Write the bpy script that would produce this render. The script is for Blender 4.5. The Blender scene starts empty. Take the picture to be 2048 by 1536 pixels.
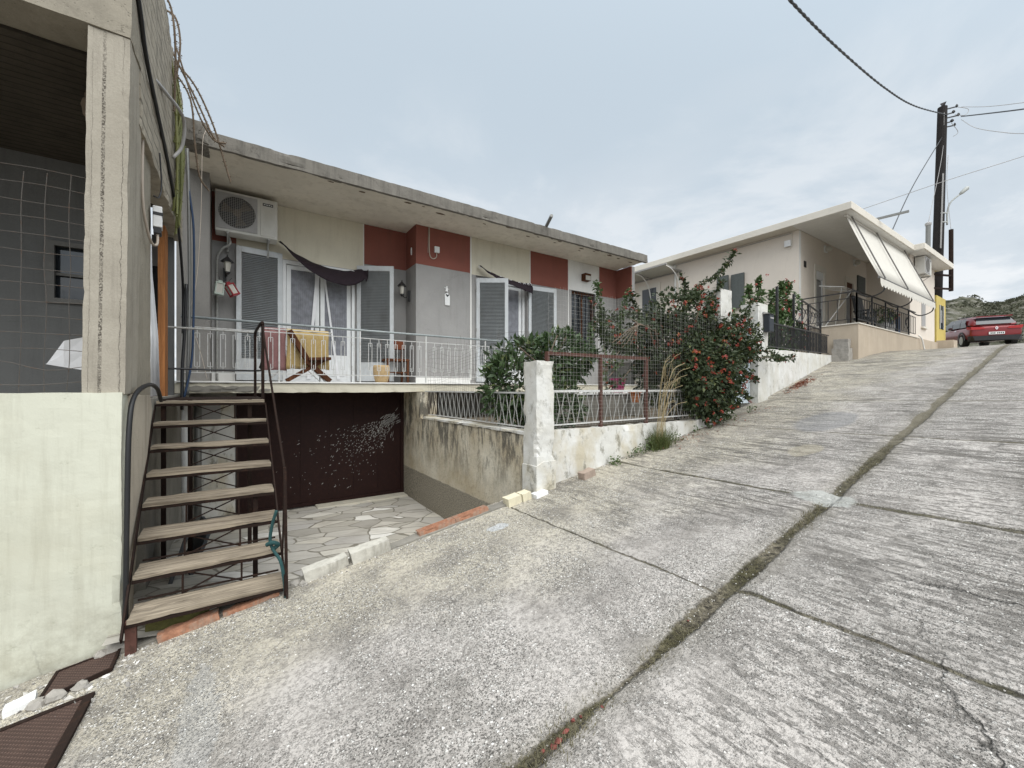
import bpy, bmesh, math, random
from mathutils import Vector, Matrix, noise
random.seed(7)
R = math.radians
SC = bpy.context.scene
COL = SC.collection
UP = Vector((0, 0, 1))
ORIG = {}

# ------------------------------------------------------------------ node helpers
class N:
    """small wrapper to write node materials"""
    def __init__(s, name, rough=0.8, spec=0.3, metal=0.0):
        s.m = bpy.data.materials.new(name); s.m.use_nodes = True
        s.t = s.m.node_tree; s.n = s.t.nodes; s.l = s.t.links
        s.b = s.n['Principled BSDF']
        s.b.inputs['Roughness'].default_value = rough
        s.b.inputs['Specular IOR Level'].default_value = spec
        s.b.inputs['Metallic'].default_value = metal
        s.tc = s.n.new('ShaderNodeTexCoord'); s.P = s.tc.outputs['Object']
    def set(s, sock, v):
        if isinstance(v, bpy.types.NodeSocket): s.l.new(v, sock)
        elif isinstance(v, (tuple, list)) and len(v) == 3 and sock.type == 'RGBA': sock.default_value = (*v, 1)
        else: sock.default_value = v
    def map(s, scale=(1, 1, 1), rot=(0, 0, 0), loc=(0, 0, 0), vec=None):
        n = s.n.new('ShaderNodeMapping'); s.l.new(vec or s.P, n.inputs[0])
        n.inputs['Scale'].default_value = scale; n.inputs['Rotation'].default_value = rot; n.inputs['Location'].default_value = loc
        return n.outputs[0]
    def noise(s, scale, detail=4, rough=0.6, vec=None, dist=0.0, out='Fac'):
        n = s.n.new('ShaderNodeTexNoise'); s.l.new(vec or s.P, n.inputs['Vector'])
        n.inputs['Scale'].default_value = scale; n.inputs['Detail'].default_value = detail
        n.inputs['Roughness'].default_value = rough; n.inputs['Distortion'].default_value = dist
        return n.outputs[out]
    def vor(s, scale, feat='F1', vec=None, out='Distance', rnd=1.0):
        n = s.n.new('ShaderNodeTexVoronoi'); n.feature = feat; s.l.new(vec or s.P, n.inputs['Vector'])
        n.inputs['Scale'].default_value = scale; n.inputs['Randomness'].default_value = rnd
        return n.outputs[out]
    def wave(s, scale, dist=2.0, axis='X', vec=None, detail=2, dscale=1.0):
        n = s.n.new('ShaderNodeTexWave'); n.bands_direction = axis; s.l.new(vec or s.P, n.inputs['Vector'])
        n.inputs['Scale'].default_value = scale; n.inputs['Distortion'].default_value = dist
        n.inputs['Detail'].default_value = detail; n.inputs['Detail Scale'].default_value = dscale
        return n.outputs['Fac']
    def ramp(s, fac, stops, interp='LINEAR'):
        n = s.n.new('ShaderNodeValToRGB'); s.l.new(fac, n.inputs[0]); cr = n.color_ramp; cr.interpolation = interp
        while len(cr.elements) < len(stops): cr.elements.new(0.5)
        for e, (p, c) in zip(cr.elements, stops):
            e.position = p; e.color = (c, c, c, 1) if isinstance(c, (int, float)) else (*c, 1)
        return n.outputs[0]
    def mix(s, fac, a, b, mode='MIX'):
        n = s.n.new('ShaderNodeMix'); n.data_type = 'RGBA'; n.blend_type = mode
        s.set(n.inputs[0], fac); s.set(n.inputs[6], a); s.set(n.inputs[7], b)
        return n.outputs[2]
    def math(s, op, a, b=0.0, c=None, clamp=False):
        n = s.n.new('ShaderNodeMath'); n.operation = op; n.use_clamp = clamp
        s.set(n.inputs[0], a); s.set(n.inputs[1], b)
        if c is not None: s.set(n.inputs[2], c)
        return n.outputs[0]
    def sep(s, vec=None):
        n = s.n.new('ShaderNodeSeparateXYZ'); s.l.new(vec or s.P, n.inputs[0]); return n.outputs
    def island(s):
        return s.n.new('ShaderNodeNewGeometry').outputs['Random Per Island']
    def step(s, v, lo, hi):
        n = s.n.new('ShaderNodeMapRange'); n.interpolation_type = 'SMOOTHSTEP'
        s.set(n.inputs[0], v); n.inputs[1].default_value = lo; n.inputs[2].default_value = hi
        return n.outputs[0]
    def bump(s, h, strength=0.3, dist=0.01):
        n = s.n.new('ShaderNodeBump'); n.inputs['Strength'].default_value = strength; n.inputs['Distance'].default_value = dist
        s.l.new(h, n.inputs['Height']); s.l.new(n.outputs[0], s.b.inputs['Normal'])
    def col(s, c): s.set(s.b.inputs['Base Color'], c)
    def rough(s, r): s.set(s.b.inputs['Roughness'], r)

def lerp3(a, k): return tuple(v * k for v in a)

def plain(name, c, rough=0.6, var=0.12, scale=12, metal=0.0, spec=0.35, bump=0.15, bscale=60, dirt=None, dirt_amt=0.35):
    s = N(name, rough, spec, metal)
    n = s.noise(scale, 5)
    col = s.mix(s.ramp(n, [(0.3, 0.0), (0.7, 1.0)]), lerp3(c, 1 - var), lerp3(c, 1 + var))
    if dirt:
        d = s.noise(scale * 0.4, 6, 0.7, vec=s.map((1, 1, 0.35)))
        col = s.mix(s.math('MULTIPLY', s.ramp(d, [(0.5, 0.0), (0.72, 1.0)]), dirt_amt), col, dirt)
    s.col(col)
    s.bump(s.noise(bscale, 4), bump, 0.004)
    return s.m

def plaster(name, c, streak=0.25, stain=(0.16, 0.14, 0.11), grain=140, bump=0.25, var=0.1):
    s = N(name, 0.9, 0.2)
    big = s.noise(1.6, 5, 0.6)
    col = s.mix(s.ramp(big, [(0.3, 0.0), (0.7, 1.0)]), lerp3(c, 1 - var), lerp3(c, 1 + var))
    st = s.noise(3.0, 6, 0.68, vec=s.map((2.2, 2.2, 0.25)))
    col = s.mix(s.math('MULTIPLY', s.ramp(st, [(0.5, 0.0), (0.75, 1.0)]), streak), col, stain)
    cv = s.vor(.9, 'DISTANCE_TO_EDGE', vec=s.mix(.4, s.P, s.noise(2.3, 7, .75, out='Color'), 'ADD'))
    hc = s.math('MULTIPLY', s.ramp(cv, [(0.0, 1.0), (0.004, 0.0)]), s.ramp(s.noise(1.0, 3), [(.5, 0.0), (.6, .6)]))
    col = s.mix(hc, col, stain)
    fd = s.noise(.7, 6, .66, vec=s.map(loc=(2, 5, 3)))
    col = s.mix(s.math('MULTIPLY', s.ramp(fd, [(.4, 0.0), (.66, 1.0)]), .22), col, s.mix(.5, col, stain))
    gr = s.noise(grain, 3)
    col = s.mix(0.22, col, s.mix(gr, lerp3(c, 0.5), lerp3(c, 1.4)))
    s.col(col)
    h = s.math('ADD', s.math('MULTIPLY', gr, 0.6), s.noise(18, 4))
    s.bump(h, bump, 0.006)
    return s.m

def concrete(name, c=(0.33, 0.31, 0.27), dark=(0.09, 0.085, 0.07), boards=None, streak=0.5, crack=True, bump=0.5, pits=True):
    s = N(name, 0.92, 0.2)
    big = s.noise(1.3, 6, 0.62)
    col = s.mix(s.ramp(big, [(0.3, 0.0), (0.68, 1.0)]), lerp3(c, 0.72), lerp3(c, 1.18))
    st = s.noise(2.4, 7, 0.72, vec=s.map((3.0, 3.0, 0.35)))
    col = s.mix(s.math('MULTIPLY', s.ramp(st, [(0.47, 0.0), (0.72, 1.0)]), streak), col, dark)
    gr = s.noise(90, 4, 0.7)
    col = s.mix(0.3, col, s.mix(gr, lerp3(c, 0.35), lerp3(c, 1.5)))
    h = s.math('ADD', s.math('MULTIPLY', gr, 0.4), s.math('MULTIPLY', s.noise(14, 5), 0.8))
    if crack:
        v = s.vor(1.9, 'DISTANCE_TO_EDGE', vec=s.mix(0.22, s.P, s.noise(5, 6, 0.7, out='Color'), 'ADD'))
        cm = s.ramp(v, [(0.0, 1.0), (0.005, 0.0)])
        cm = s.math('MULTIPLY', cm, s.ramp(s.noise(2.1, 3), [(0.5, 0.0), (0.62, 1.0)]))
        col = s.mix(s.math('MULTIPLY', cm, 0.55), col, lerp3(dark, 0.5)); h = s.math('SUBTRACT', h, s.math('MULTIPLY', cm, 1.2))
    if pits:
        pv = s.vor(45, 'F1'); pm = s.math('MULTIPLY', s.ramp(pv, [(0.12, 1.0), (0.2, 0.0)]), s.ramp(s.noise(3, 3), [(0.5, 0.0), (0.62, 1.0)]))
        col = s.mix(s.math('MULTIPLY', pm, 0.6), col, dark); h = s.math('SUBTRACT', h, pm)
    if boards:
        w = s.wave(boards[1], 0.6, boards[0], detail=3, dscale=1.5)
        bm = s.ramp(w, [(0.0, 1.0), (0.12, 0.0)])
        col = s.mix(s.math('MULTIPLY', bm, 0.65), col, dark); h = s.math('SUBTRACT', h, s.math('MULTIPLY', bm, 0.9))
    s.col(col); s.bump(h, bump, 0.01)
    return s.m

def paint_metal(name, c, rust=0.3, rough=0.5, rustc=(0.12, 0.045, 0.02), metal=0.0):
    s = N(name, rough, 0.4, metal)
    n = s.noise(22, 6, 0.7)
    col = s.mix(s.noise(5, 3), lerp3(c, 0.85), lerp3(c, 1.1))
    col = s.mix(s.math('MULTIPLY', s.ramp(n, [(0.52, 0.0), (0.62, 1.0)]), rust), col, rustc)
    s.col(col); s.bump(n, 0.2, 0.003)
    return s.m

def wood(name, c, dark, axis='X', scale=1.0, rough=0.85):
    s = N(name, rough, 0.2)
    sc = {'X': (1.2, 26, 26), 'Y': (26, 1.2, 26), 'Z': (26, 26, 1.2)}[axis]
    g = s.noise(1.6 * scale, 6, 0.7, vec=s.map(sc), dist=0.6)
    col = s.mix(s.ramp(g, [(0.32, 0.0), (0.66, 1.0)]), dark, c)
    b = s.noise(2.2, 4)
    col = s.mix(s.math('MULTIPLY', s.ramp(b, [(0.45, 0.0), (0.7, 1.0)]), 0.45), col, lerp3(dark, 0.8))
    s.col(col); s.bump(g, 0.5, 0.006)
    return s.m

def leafmat(name, c1, c2, c3=None, rough=0.45):
    s = N(name, rough, 0.35)
    r = s.island()
    st = [(0.0, c1), (0.6, c2)] + ([(0.93, c2), (0.97, c3)] if c3 else [(1.0, c2)])
    col = s.ramp(r, st)
    col = s.mix(0.35, col, s.mix(s.noise(4, 3), lerp3(c1, 0.5), lerp3(c2, 1.3)))
    s.col(col)
    s.b.inputs['Subsurface Weight'].default_value = 0.0
    tr = s.n.new('ShaderNodeBsdfTranslucent'); s.l.new(col, tr.inputs[0])
    mx = s.n.new('ShaderNodeMixShader'); mx.inputs[0].default_value = 0.22
    s.l.new(s.b.outputs[0], mx.inputs[1]); s.l.new(tr.outputs[0], mx.inputs[2])
    s.l.new(mx.outputs[0], s.n['Material Output'].inputs[0])
    return s.m

def flat(name, c, rough=0.6, metal=0.0, spec=0.4):
    return plain(name, c, rough, 0.08, 9, metal, spec, 0.06, 90)

# ------------------------------------------------------------------ mesh helpers
class B:
    def __init__(s): s.v = []; s.f = []
    def add(s, vs, fs):
        o = len(s.v); s.v += [Vector(v) for v in vs]; s.f += [tuple(i + o for i in f) for f in fs]; return s
    def box(s, x0, x1, y0, y1, z0, z1):
        return s.add([(x0, y0, z0), (x1, y0, z0), (x1, y1, z0), (x0, y1, z0), (x0, y0, z1), (x1, y0, z1), (x1, y1, z1), (x0, y1, z1)],
                     [(0, 3, 2, 1), (4, 5, 6, 7), (0, 1, 5, 4), (1, 2, 6, 5), (2, 3, 7, 6), (3, 0, 4, 7)])
    def obox(s, c, size, m=None, rz=0.0):
        m = m or Matrix.Rotation(rz, 3, 'Z'); c = Vector(c); h = Vector(size) / 2
        vs = [c + m @ Vector((sx * h.x, sy * h.y, sz * h.z)) for sz in (-1, 1) for sx, sy in ((-1, -1), (1, -1), (1, 1), (-1, 1))]
        return s.add(vs, [(0, 3, 2, 1), (4, 5, 6, 7), (0, 1, 5, 4), (1, 2, 6, 5), (2, 3, 7, 6), (3, 0, 4, 7)])
    def bar(s, p0, p1, w, h=None, up=UP):
        """rectangular bar between two points"""
        h = h or w; p0 = Vector(p0); p1 = Vector(p1); d = (p1 - p0).normalized()
        if abs(d.dot(up)) > 0.98: up = Vector((1, 0, 0))
        a = d.cross(up).normalized(); b = a.cross(d).normalized(); vs = []
        for p in (p0, p1):
            for i, j in ((-1, -1), (1, -1), (1, 1), (-1, 1)): vs.append(p + a * (i * w / 2) + b * (j * h / 2))
        return s.add(vs, [(0, 1, 2, 3), (7, 6, 5, 4), (0, 4, 5, 1), (1, 5, 6, 2), (2, 6, 7, 3), (3, 7, 4, 0)])
    def tube(s, pts, r, n=8, caps=True):
        pts = [Vector(p) for p in pts]; k = len(pts); rs = r if isinstance(r, (list, tuple)) else [r] * k
        vs = []; fs = []; a = None
        for i, p in enumerate(pts):
            d = (pts[min(i + 1, k - 1)] - pts[max(i - 1, 0)])
            d = d.normalized() if d.length > 1e-9 else Vector((0, 0, 1))
            if a is None:
                u = Vector((0, 0, 1)) if abs(d.z) < 0.9 else Vector((1, 0, 0)); a = d.cross(u).normalized()
            else:
                a = (a - d * a.dot(d)); a = a.normalized() if a.length > 1e-6 else d.orthogonal().normalized()
            b = d.cross(a)
            for j in range(n):
                t = 2 * math.pi * j / n; vs.append(p + (a * math.cos(t) + b * math.sin(t)) * rs[i])
        for i in range(k - 1):
            for j in range(n):
                fs.append((i * n + j, i * n + (j + 1) % n, (i + 1) * n + (j + 1) % n, (i + 1) * n + j))
        if caps: fs += [tuple(range(n))[::-1], tuple(range((k - 1) * n, k * n))]
        return s.add(vs, fs)
    def lathe(s, c, prof, n=20):
        c = Vector(c); vs = []; fs = []; k = len(prof)
        for r, z in prof:
            for j in range(n):
                t = 2 * math.pi * j / n; vs.append(c + Vector((r * math.cos(t), r * math.sin(t), z)))
        for i in range(k - 1):
            for j in range(n): fs.append((i * n + j, i * n + (j + 1) % n, (i + 1) * n + (j + 1) % n, (i + 1) * n + j))
        fs += [tuple(range(n))[::-1], tuple(range((k - 1) * n, k * n))]
        return s.add(vs, fs)
    def prism(s, pts, axis, a, b):
        """polygon in the plane normal to axis, extruded from a to b"""
        def mk(p, q):
            return {'X': (q, p[0], p[1]), 'Y': (p[0], q, p[1]), 'Z': (p[0], p[1], q)}[axis]
        k = len(pts)
        return s.add([mk(p, a) for p in pts] + [mk(p, b) for p in pts],
                     [tuple(range(k))[::-1], tuple(range(k, 2 * k))] + [(i, (i + 1) % k, (i + 1) % k + k, i + k) for i in range(k)])
    def rbox(s, x0, x1, y0, y1, z0, z1, cell=0.05, amp=0.006, freq=6.0, chip=0.0):
        """box with gridded faces and weathered surface"""
        bm = bmesh.new(); L = (x1 - x0, y1 - y0, z1 - z0); o = Vector((x0, y0, z0))
        k = [max(1, int(round(l / cell))) for l in L]
        def face(ax, side):
            u, w = [(1, 2), (2, 0), (0, 1)][ax]; g = []
            for i in range(k[u] + 1):
                row = []
                for j in range(k[w] + 1):
                    p = [0, 0, 0]; p[ax] = L[ax] * side; p[u] = L[u] * i / k[u]; p[w] = L[w] * j / k[w]
                    row.append(bm.verts.new(o + Vector(p)))
                g.append(row)
            for i in range(k[u]):
                for j in range(k[w]):
                    q = [g[i][j], g[i + 1][j], g[i + 1][j + 1], g[i][j + 1]]
                    bm.faces.new(q if side else q[::-1])
        for ax in range(3):
            for sd in (0, 1): face(ax, sd)
        bmesh.ops.remove_doubles(bm, verts=bm.verts, dist=1e-5)
        ce = Vector(((x0 + x1) / 2, (y0 + y1) / 2, (z0 + z1) / 2))
        for v in bm.verts:
            p = v.co.copy(); d = noise.noise_vector(p * freq) * amp + noise.noise_vector(p * freq * 3.1) * amp * 0.4
            if chip:
                ex = sum(1 for a, lo, hi in ((p.x, x0, x1), (p.y, y0, y1), (p.z, z0, z1)) if min(a - lo, hi - a) < 1e-4)
                if ex >= 2:
                    c = max(0.0, noise.noise(p * 3.7 + Vector((9, 3, 1))) + .6 * noise.noise(p * 11.3) - 0.12) * chip
                    t = ce - p
                    for q, l in ((0, L[0]), (1, L[1]), (2, L[2])): t[q] = 0 if min(abs(p[q] - o[q]), abs(o[q] + l - p[q])) > 1e-4 else math.copysign(1, t[q])
                    d += t * c
            v.co = p + d
        bm.verts.index_update()
        s.add([v.co for v in bm.verts], [tuple(v.index for v in f.verts) for f in bm.faces]); bm.free()
        return s
    def warp(s, fn):
        s.v = [Vector(fn(v)) for v in s.v]; return s

def obj(name, b, mat, parent=None, bevel=0.0, smooth=False, loc=None):
    """one mesh object; its origin is its thing's base"""
    o0 = ORIG[parent.name] if parent else (Vector(loc) if loc is not None else base_of(b))
    me = bpy.data.meshes.new(name); me.from_pydata([v - o0 for v in b.v], [], b.f); me.update()
    o = bpy.data.objects.new(name, me); COL.objects.link(o)
    if parent: o.parent = parent
    else: o.location = o0
    ORIG[o.name] = o0
    if mat: me.materials.append(mat)
    if bevel:
        m = o.modifiers.new('bevel', 'BEVEL'); m.width = bevel; m.segments = 2; m.limit_method = 'ANGLE'; m.angle_limit = R(40)
    if smooth:
        for p in me.polygons: p.use_smooth = True
    return o

def base_of(b):
    xs = [v.x for v in b.v]; ys = [v.y for v in b.v]; zs = [v.z for v in b.v]
    return Vector(((min(xs) + max(xs)) / 2, (min(ys) + max(ys)) / 2, min(zs)))

def tag(o, label, cat, group=None):
    o['label'] = label; o['category'] = cat
    if group: o['group'] = group
    return o
def thing(name, loc, label, cat, group=None):
    o = bpy.data.objects.new(name, None); COL.objects.link(o); o.location = loc; o.empty_display_size = 0.2
    ORIG[o.name] = Vector(loc)
    return tag(o, label, cat, group)
def structure(name, b, mat, **k):
    o = obj(name, b, mat, **k); o['kind'] = 'structure'; return o
def stuff(name, b, mat, **k):
    o = obj(name, b, mat, **k); o['kind'] = 'stuff'; return o

def curve(pts, n=8):
    """Catmull-Rom through points"""
    P = [Vector(p) for p in pts]; P = [2 * P[0] - P[1]] + P + [2 * P[-1] - P[-2]]; out = []
    for i in range(1, len(P) - 2):
        a, b, c, d = P[i - 1:i + 3]
        for k in range(n):
            t = k / n
            out.append(0.5 * ((2 * b) + (c - a) * t + (2 * a - 5 * b + 4 * c - d) * t * t + (3 * b - 3 * c + d - a) * t ** 3))
    out.append(P[-2]); return out

def leaf(b, p, d, nrm, l, w, bend=0.15):
    d = d.normalized(); sd = d.cross(nrm)
    sd = sd.normalized() if sd.length > 1e-5 else d.orthogonal().normalized()
    up = sd.cross(d)
    q = p + d * (l * 0.45)
    b.add([p, q + sd * (w / 2) + up * (w * bend), p + d * l - up * (l * 0.1), q - sd * (w / 2) + up * (w * bend), q], [(0, 4, 1), (4, 2, 1), (0, 3, 4), (4, 3, 2)])

def rv():
    while True:
        v = Vector((random.uniform(-1, 1), random.uniform(-1, 1), random.uniform(-1, 1)))
        if 0.01 < v.length < 1: return v.normalized()

def road_z(x, y=2.0):
    s0, s1, xa, xb = 0.161, 0.065, 17.0, 20.5
    if x < xa: z = s0 * x
    elif x < xb:
        t = x - xa; z = s0 * xa + s0 * t + (s1 - s0) * t * t / (2 * (xb - xa))
    else: z = s0 * xa + (s0 + s1) / 2 * (xb - xa) + s1 * (min(x, 36) - xb)
    return -1.68 + z - 0.016 * y
# ------------------------------------------------------------------ materials
M = {}
M['conc'] = concrete('weathered_concrete', (0.31, 0.28, 0.225), (0.09, 0.08, 0.062))
def pillar_mat():
    s = N('pillar_concrete', 0.92, 0.2)
    c = s.mix(s.ramp(s.noise(1.8, 6), [(.3, 0.0), (.7, 1.0)]), (0.26, 0.235, 0.19), (0.35, 0.32, 0.265))
    st = s.noise(3, 6, .7, vec=s.map((4, 4, .3))); c = s.mix(s.math('MULTIPLY', s.ramp(st, [(.5, 0.0), (.72, 1.0)]), .6), c, (0.12, 0.105, 0.085))
    X, Y, Z = s.sep(); gr = s.noise(110, 4, .7); c = s.mix(.25, c, s.mix(gr, (.15, .13, .1), (.72, .66, .56)))
    h = s.math('ADD', s.math('MULTIPLY', gr, .4), s.math('MULTIPLY', s.noise(16, 5), .5))
    def seam(x0, sl, wob, w, amt, pits=False):
        nonlocal c, h
        d = s.math('ABSOLUTE', s.math('SUBTRACT', s.math('SUBTRACT', X, s.math('MULTIPLY', Z, sl)), s.math('ADD', x0, s.math('MULTIPLY', s.math('SUBTRACT', s.noise(7, 8, .78), .5), wob))))
        m = s.math('SUBTRACT', 1.0, s.step(d, w * .5, w), clamp=True)
        if pits: m = s.math('MULTIPLY', m, s.math('MULTIPLY', s.ramp(s.noise(95, 4, .75), [(.47, 0.0), (.55, 1.0)]), s.ramp(s.noise(2.7, 4), [(.36, .25), (.55, 1.0)])))
        else: m = s.math('MULTIPLY', m, s.ramp(s.noise(1.3, 3, vec=s.map(loc=(x0 * 9, 0, 0))), [(.42, 0.0), (.52, 1.0)]))
        c = s.mix(s.math('MULTIPLY', m, amt), c, (0.06, 0.05, 0.04)); h = s.math('SUBTRACT', h, m)
    ox = 2.2   # object origin is at x = -2.2
    seam(-.802 + ox, .012, .01, .012, .9, True); seam(-.70 + ox, .012, .055, .002, .6); seam(-.86 + ox, .012, .03, .0016, .45)
    s.col(c); s.bump(h, .6, .012); return s.m
M['pillar'] = pillar_mat()
M['conc_board'] = concrete('board_formed_concrete', (0.37, 0.33, 0.265), boards=('Z', 2.6), streak=0.75)
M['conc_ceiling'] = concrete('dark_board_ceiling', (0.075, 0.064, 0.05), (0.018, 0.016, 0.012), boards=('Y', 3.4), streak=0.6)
M['conc_grey'] = concrete('grey_concrete', (0.24, 0.225, 0.195), streak=0.5)
M['roof_edge'] = concrete('lichen_roof_edge', (0.185, 0.172, 0.15), (0.05, 0.048, 0.043), streak=0.9, bump=0.7)
M['soffit'] = plaster('soffit_plaster', (0.66, 0.61, 0.52), 0.5, (0.3, 0.25, 0.18))
M['grey_pl'] = plaster('grey_stucco', (0.30, 0.292, 0.282), 0.35, (0.15, 0.145, 0.135), 120, 0.5)
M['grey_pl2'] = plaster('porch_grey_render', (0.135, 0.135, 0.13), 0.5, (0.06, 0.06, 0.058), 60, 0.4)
M['pier'] = plaster('rough_pier_stucco', (0.22, 0.21, 0.195), 0.5, (0.08, 0.075, 0.07), 70, 0.9)
M['red'] = plaster('red_brown_paint', (0.225, 0.082, 0.062), 0.4, (0.15, 0.075, 0.06), 120, 0.25)
M['cream'] = plaster('cream_paint', (0.62, 0.58, 0.47), 0.4, (0.36, 0.31, 0.23), 120, 0.2, 0.07)
M['white_pl'] = plaster('white_paint', (0.72, 0.71, 0.68), 0.2, (0.4, 0.38, 0.32), 120, 0.2, 0.05)
M['h2wall'] = plaster('pale_beige_render', (0.66, 0.595, 0.52), 0.1, (0.4, 0.36, 0.3), 120, 0.12, 0.04)
M['h2base'] = plaster('beige_plinth_render', (0.42, 0.35, 0.27), 0.35, (0.6, 0.52, 0.42), 100, 0.2)
M['h2roof'] = plaster('pale_roof_edge', (0.64, 0.60, 0.53), 0.15, (0.4, 0.37, 0.3), 100, 0.12, 0.05)
M['yellow'] = plaster('yellow_paint', (0.52, 0.41, 0.13), 0.1, (0.5, 0.38, 0.1), 100, 0.1)
M['garage'] = paint_metal('dark_brown_metal', (0.017, 0.0062, 0.005), 0.2, 0.62, (0.05, 0.018, 0.01))
M['garage'].node_tree.nodes['Principled BSDF'].inputs['Specular IOR Level'].default_value = .18
M['splash'] = plain('dry_white_splash', (0.33, 0.32, 0.30), .9)
M['rust'] = paint_metal('rusty_iron', (0.085, 0.036, 0.026), 0.8, 0.85, (0.045, 0.02, 0.013))
M['brown_iron'] = paint_metal('brown_painted_iron', (0.018, 0.0105, 0.008), 0.3, 0.8, (0.06, 0.028, 0.017)); M['brown_iron'].node_tree.nodes['Principled BSDF'].inputs['Specular IOR Level'].default_value = .15
M['black_iron'] = paint_metal('black_iron', (0.02, 0.021, 0.022), 0.15, 0.45)
M['white_iron'] = paint_metal('white_painted_iron', (0.55, 0.55, 0.53), 0.3, 0.5, (0.2, 0.12, 0.07))
M['dull_iron'] = paint_metal('dull_grey_iron', (0.33, 0.33, 0.31), 0.35, 0.5, (0.14, 0.1, 0.07))
M['rail'] = paint_metal('blue_grey_rail_paint', (0.27, 0.3, 0.3), 0.3, 0.4, (0.08, 0.07, 0.06))
M['wire'] = paint_metal('galvanised_wire', (0.42, 0.41, 0.38), 0.2, 0.5, (0.2, 0.15, 0.1), 0.2)
M['wire_rust'] = paint_metal('old_dark_wire', (0.10, 0.09, 0.08), 0.5, 0.6, (0.12, 0.06, 0.03), 0.3)
M['tread'] = wood('weathered_tread_wood', (0.37, 0.312, 0.235), (0.085, 0.066, 0.048), 'X')
M['wood_or'] = wood('orange_timber', (0.40, 0.17, 0.06), (0.2, 0.08, 0.03), 'Z')
M['wood_br'] = wood('dark_brown_wood', (0.13, 0.05, 0.022), (0.045, 0.018, 0.01), 'Z')
M['wood_ch'] = wood('reddish_chair_wood', (0.22, 0.07, 0.032), (0.1, 0.03, 0.018), 'X')
M['shutter'] = plain('grey_shutter_paint', (0.50, 0.52, 0.53), 0.55, 0.06, 7, dirt=(0.25, 0.23, 0.2), dirt_amt=0.5)
M['doorwhite'] = plain('white_door_paint', (0.68, 0.69, 0.69), 0.45, 0.05, 5, dirt=(0.4, 0.38, 0.35))
M['frame_dark'] = plain('dimmed_window_frame', (0.13, 0.125, 0.115), 0.7)  # pale frame, its colour darkened to suit the porch shade
M['curtain'] = plain('lace_curtain', (0.20, 0.205, 0.225), 0.95, 0.22, 9)
M['louvre'] = plain('shaded_louvre_paint', (0.25, 0.265, 0.27), 0.6, 0.06, 7, dirt=(0.14, 0.13, 0.12), dirt_amt=0.5)  # shutter paint, darkened to put the louvres' shadow into the colour
M['curtain2'] = plain('white_curtain', (0.72, 0.72, 0.73), 0.95, 0.05, 10)
M['tarp'] = plain('white_tarpaulin', (0.6, 0.6, 0.61), 0.6, 0.08, 6, dirt=(0.3, 0.28, 0.25))
M['blackcloth'] = plain('dark_purple_cloth', (0.02, 0.012, 0.017), 0.85, 0.2, 30)
M['eyelet'] = flat('steel_eyelet', (0.7, 0.7, 0.69), 0.4, 0.2)
M['ac'] = plain('aged_white_casing', (0.56, 0.55, 0.51), 0.5, 0.04, 5, dirt=(0.3, 0.27, 0.2))
M['ac_dark'] = flat('dark_fan_recess', (0.022, 0.02, 0.02), 0.7)
M['ac_grille'] = flat('grey_grille_wire', (0.3, 0.29, 0.27), 0.5)
M['blackpl'] = flat('black_plastic', (0.015, 0.015, 0.016), 0.45)
M['greypl'] = flat('grey_plastic', (0.32, 0.31, 0.3), 0.5)
M['bluepl'] = flat('blue_plastic_pipe', (0.014, 0.036, 0.085), 0.5)
M['whitepl'] = flat('white_plastic', (0.7, 0.7, 0.69), 0.4)
M['beigepipe'] = flat('beige_conduit', (0.42, 0.36, 0.3), 0.5)
M['pink'] = plain('dusty_pink_towel', (0.25, 0.13, 0.125), 0.95, 0.12, 40, bump=0.6, bscale=220)
M['yellowt'] = plain('mustard_yellow_towel', (0.44, 0.32, 0.14), 0.95, 0.12, 40, bump=0.6, bscale=220)
M['pot'] = plain('sandy_stone_pot', (0.45, 0.32, 0.17), 0.8, 0.15, 20)
M['magenta'] = flat('magenta_pot_plastic', (0.22, 0.02, 0.08), 0.4)
M['orangepot'] = plain('terracotta_pot', (0.45, 0.15, 0.05), 0.8)
M['terra'] = plain('terracotta_brick', (0.31, 0.15, 0.09), 0.9, 0.3, 30, dirt=(0.30, 0.26, 0.21), dirt_amt=0.85, bump=0.4)
M['whitebrick'] = plain('whitewashed_brick', (0.46, 0.44, 0.385), 0.9, 0.16, 14, dirt=(0.15, 0.135, 0.11), dirt_amt=0.85, bump=0.5)
M['creamblock'] = plain('cream_block', (0.62, 0.57, 0.42), 0.9, 0.06, 14, dirt=(0.3, 0.26, 0.2), dirt_amt=0.4)
M['brickloose'] = plain('dusty_brick', (0.30, 0.235, 0.19), 0.9, 0.12, 20, dirt=(0.2, 0.17, 0.14))
M['mossy'] = plain('mossy_block', (0.12, 0.11, 0.035), 0.95, 0.35, 14, dirt=(0.05, 0.05, 0.02), bump=0.6)
M['slate'] = plain('dark_slab', (0.06, 0.065, 0.07), 0.6, 0.2, 8)
M['teal'] = plain('teal_strap', (0.018, 0.058, 0.058), 0.9, 0.15, 60)
M['marble'] = plain('marble_threshold', (0.48, 0.45, 0.37), 0.6, 0.1, 8, dirt=(0.3, 0.27, 0.2))
M['lead'] = flat('galvanised_spout', (0.2, 0.2, 0.19), 0.5, 0.5)
M['laurel'] = leafmat('laurel_leaf', (0.022, 0.042, 0.017), (0.06, 0.10, 0.036), (0.16, 0.18, 0.05))
M['lantana'] = leafmat('lantana_leaf', (0.016, 0.028, 0.012), (0.048, 0.066, 0.026), (0.13, 0.14, 0.045), 0.6)
M['hibleaf'] = leafmat('shrub_leaf', (0.04, 0.07, 0.025), (0.09, 0.14, 0.05))
M['weed'] = leafmat('weed_leaf', (0.035, 0.06, 0.02), (0.10, 0.14, 0.05))
M['dry'] = leafmat('dry_stalk', (0.22, 0.17, 0.08), (0.38, 0.30, 0.16))
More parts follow.
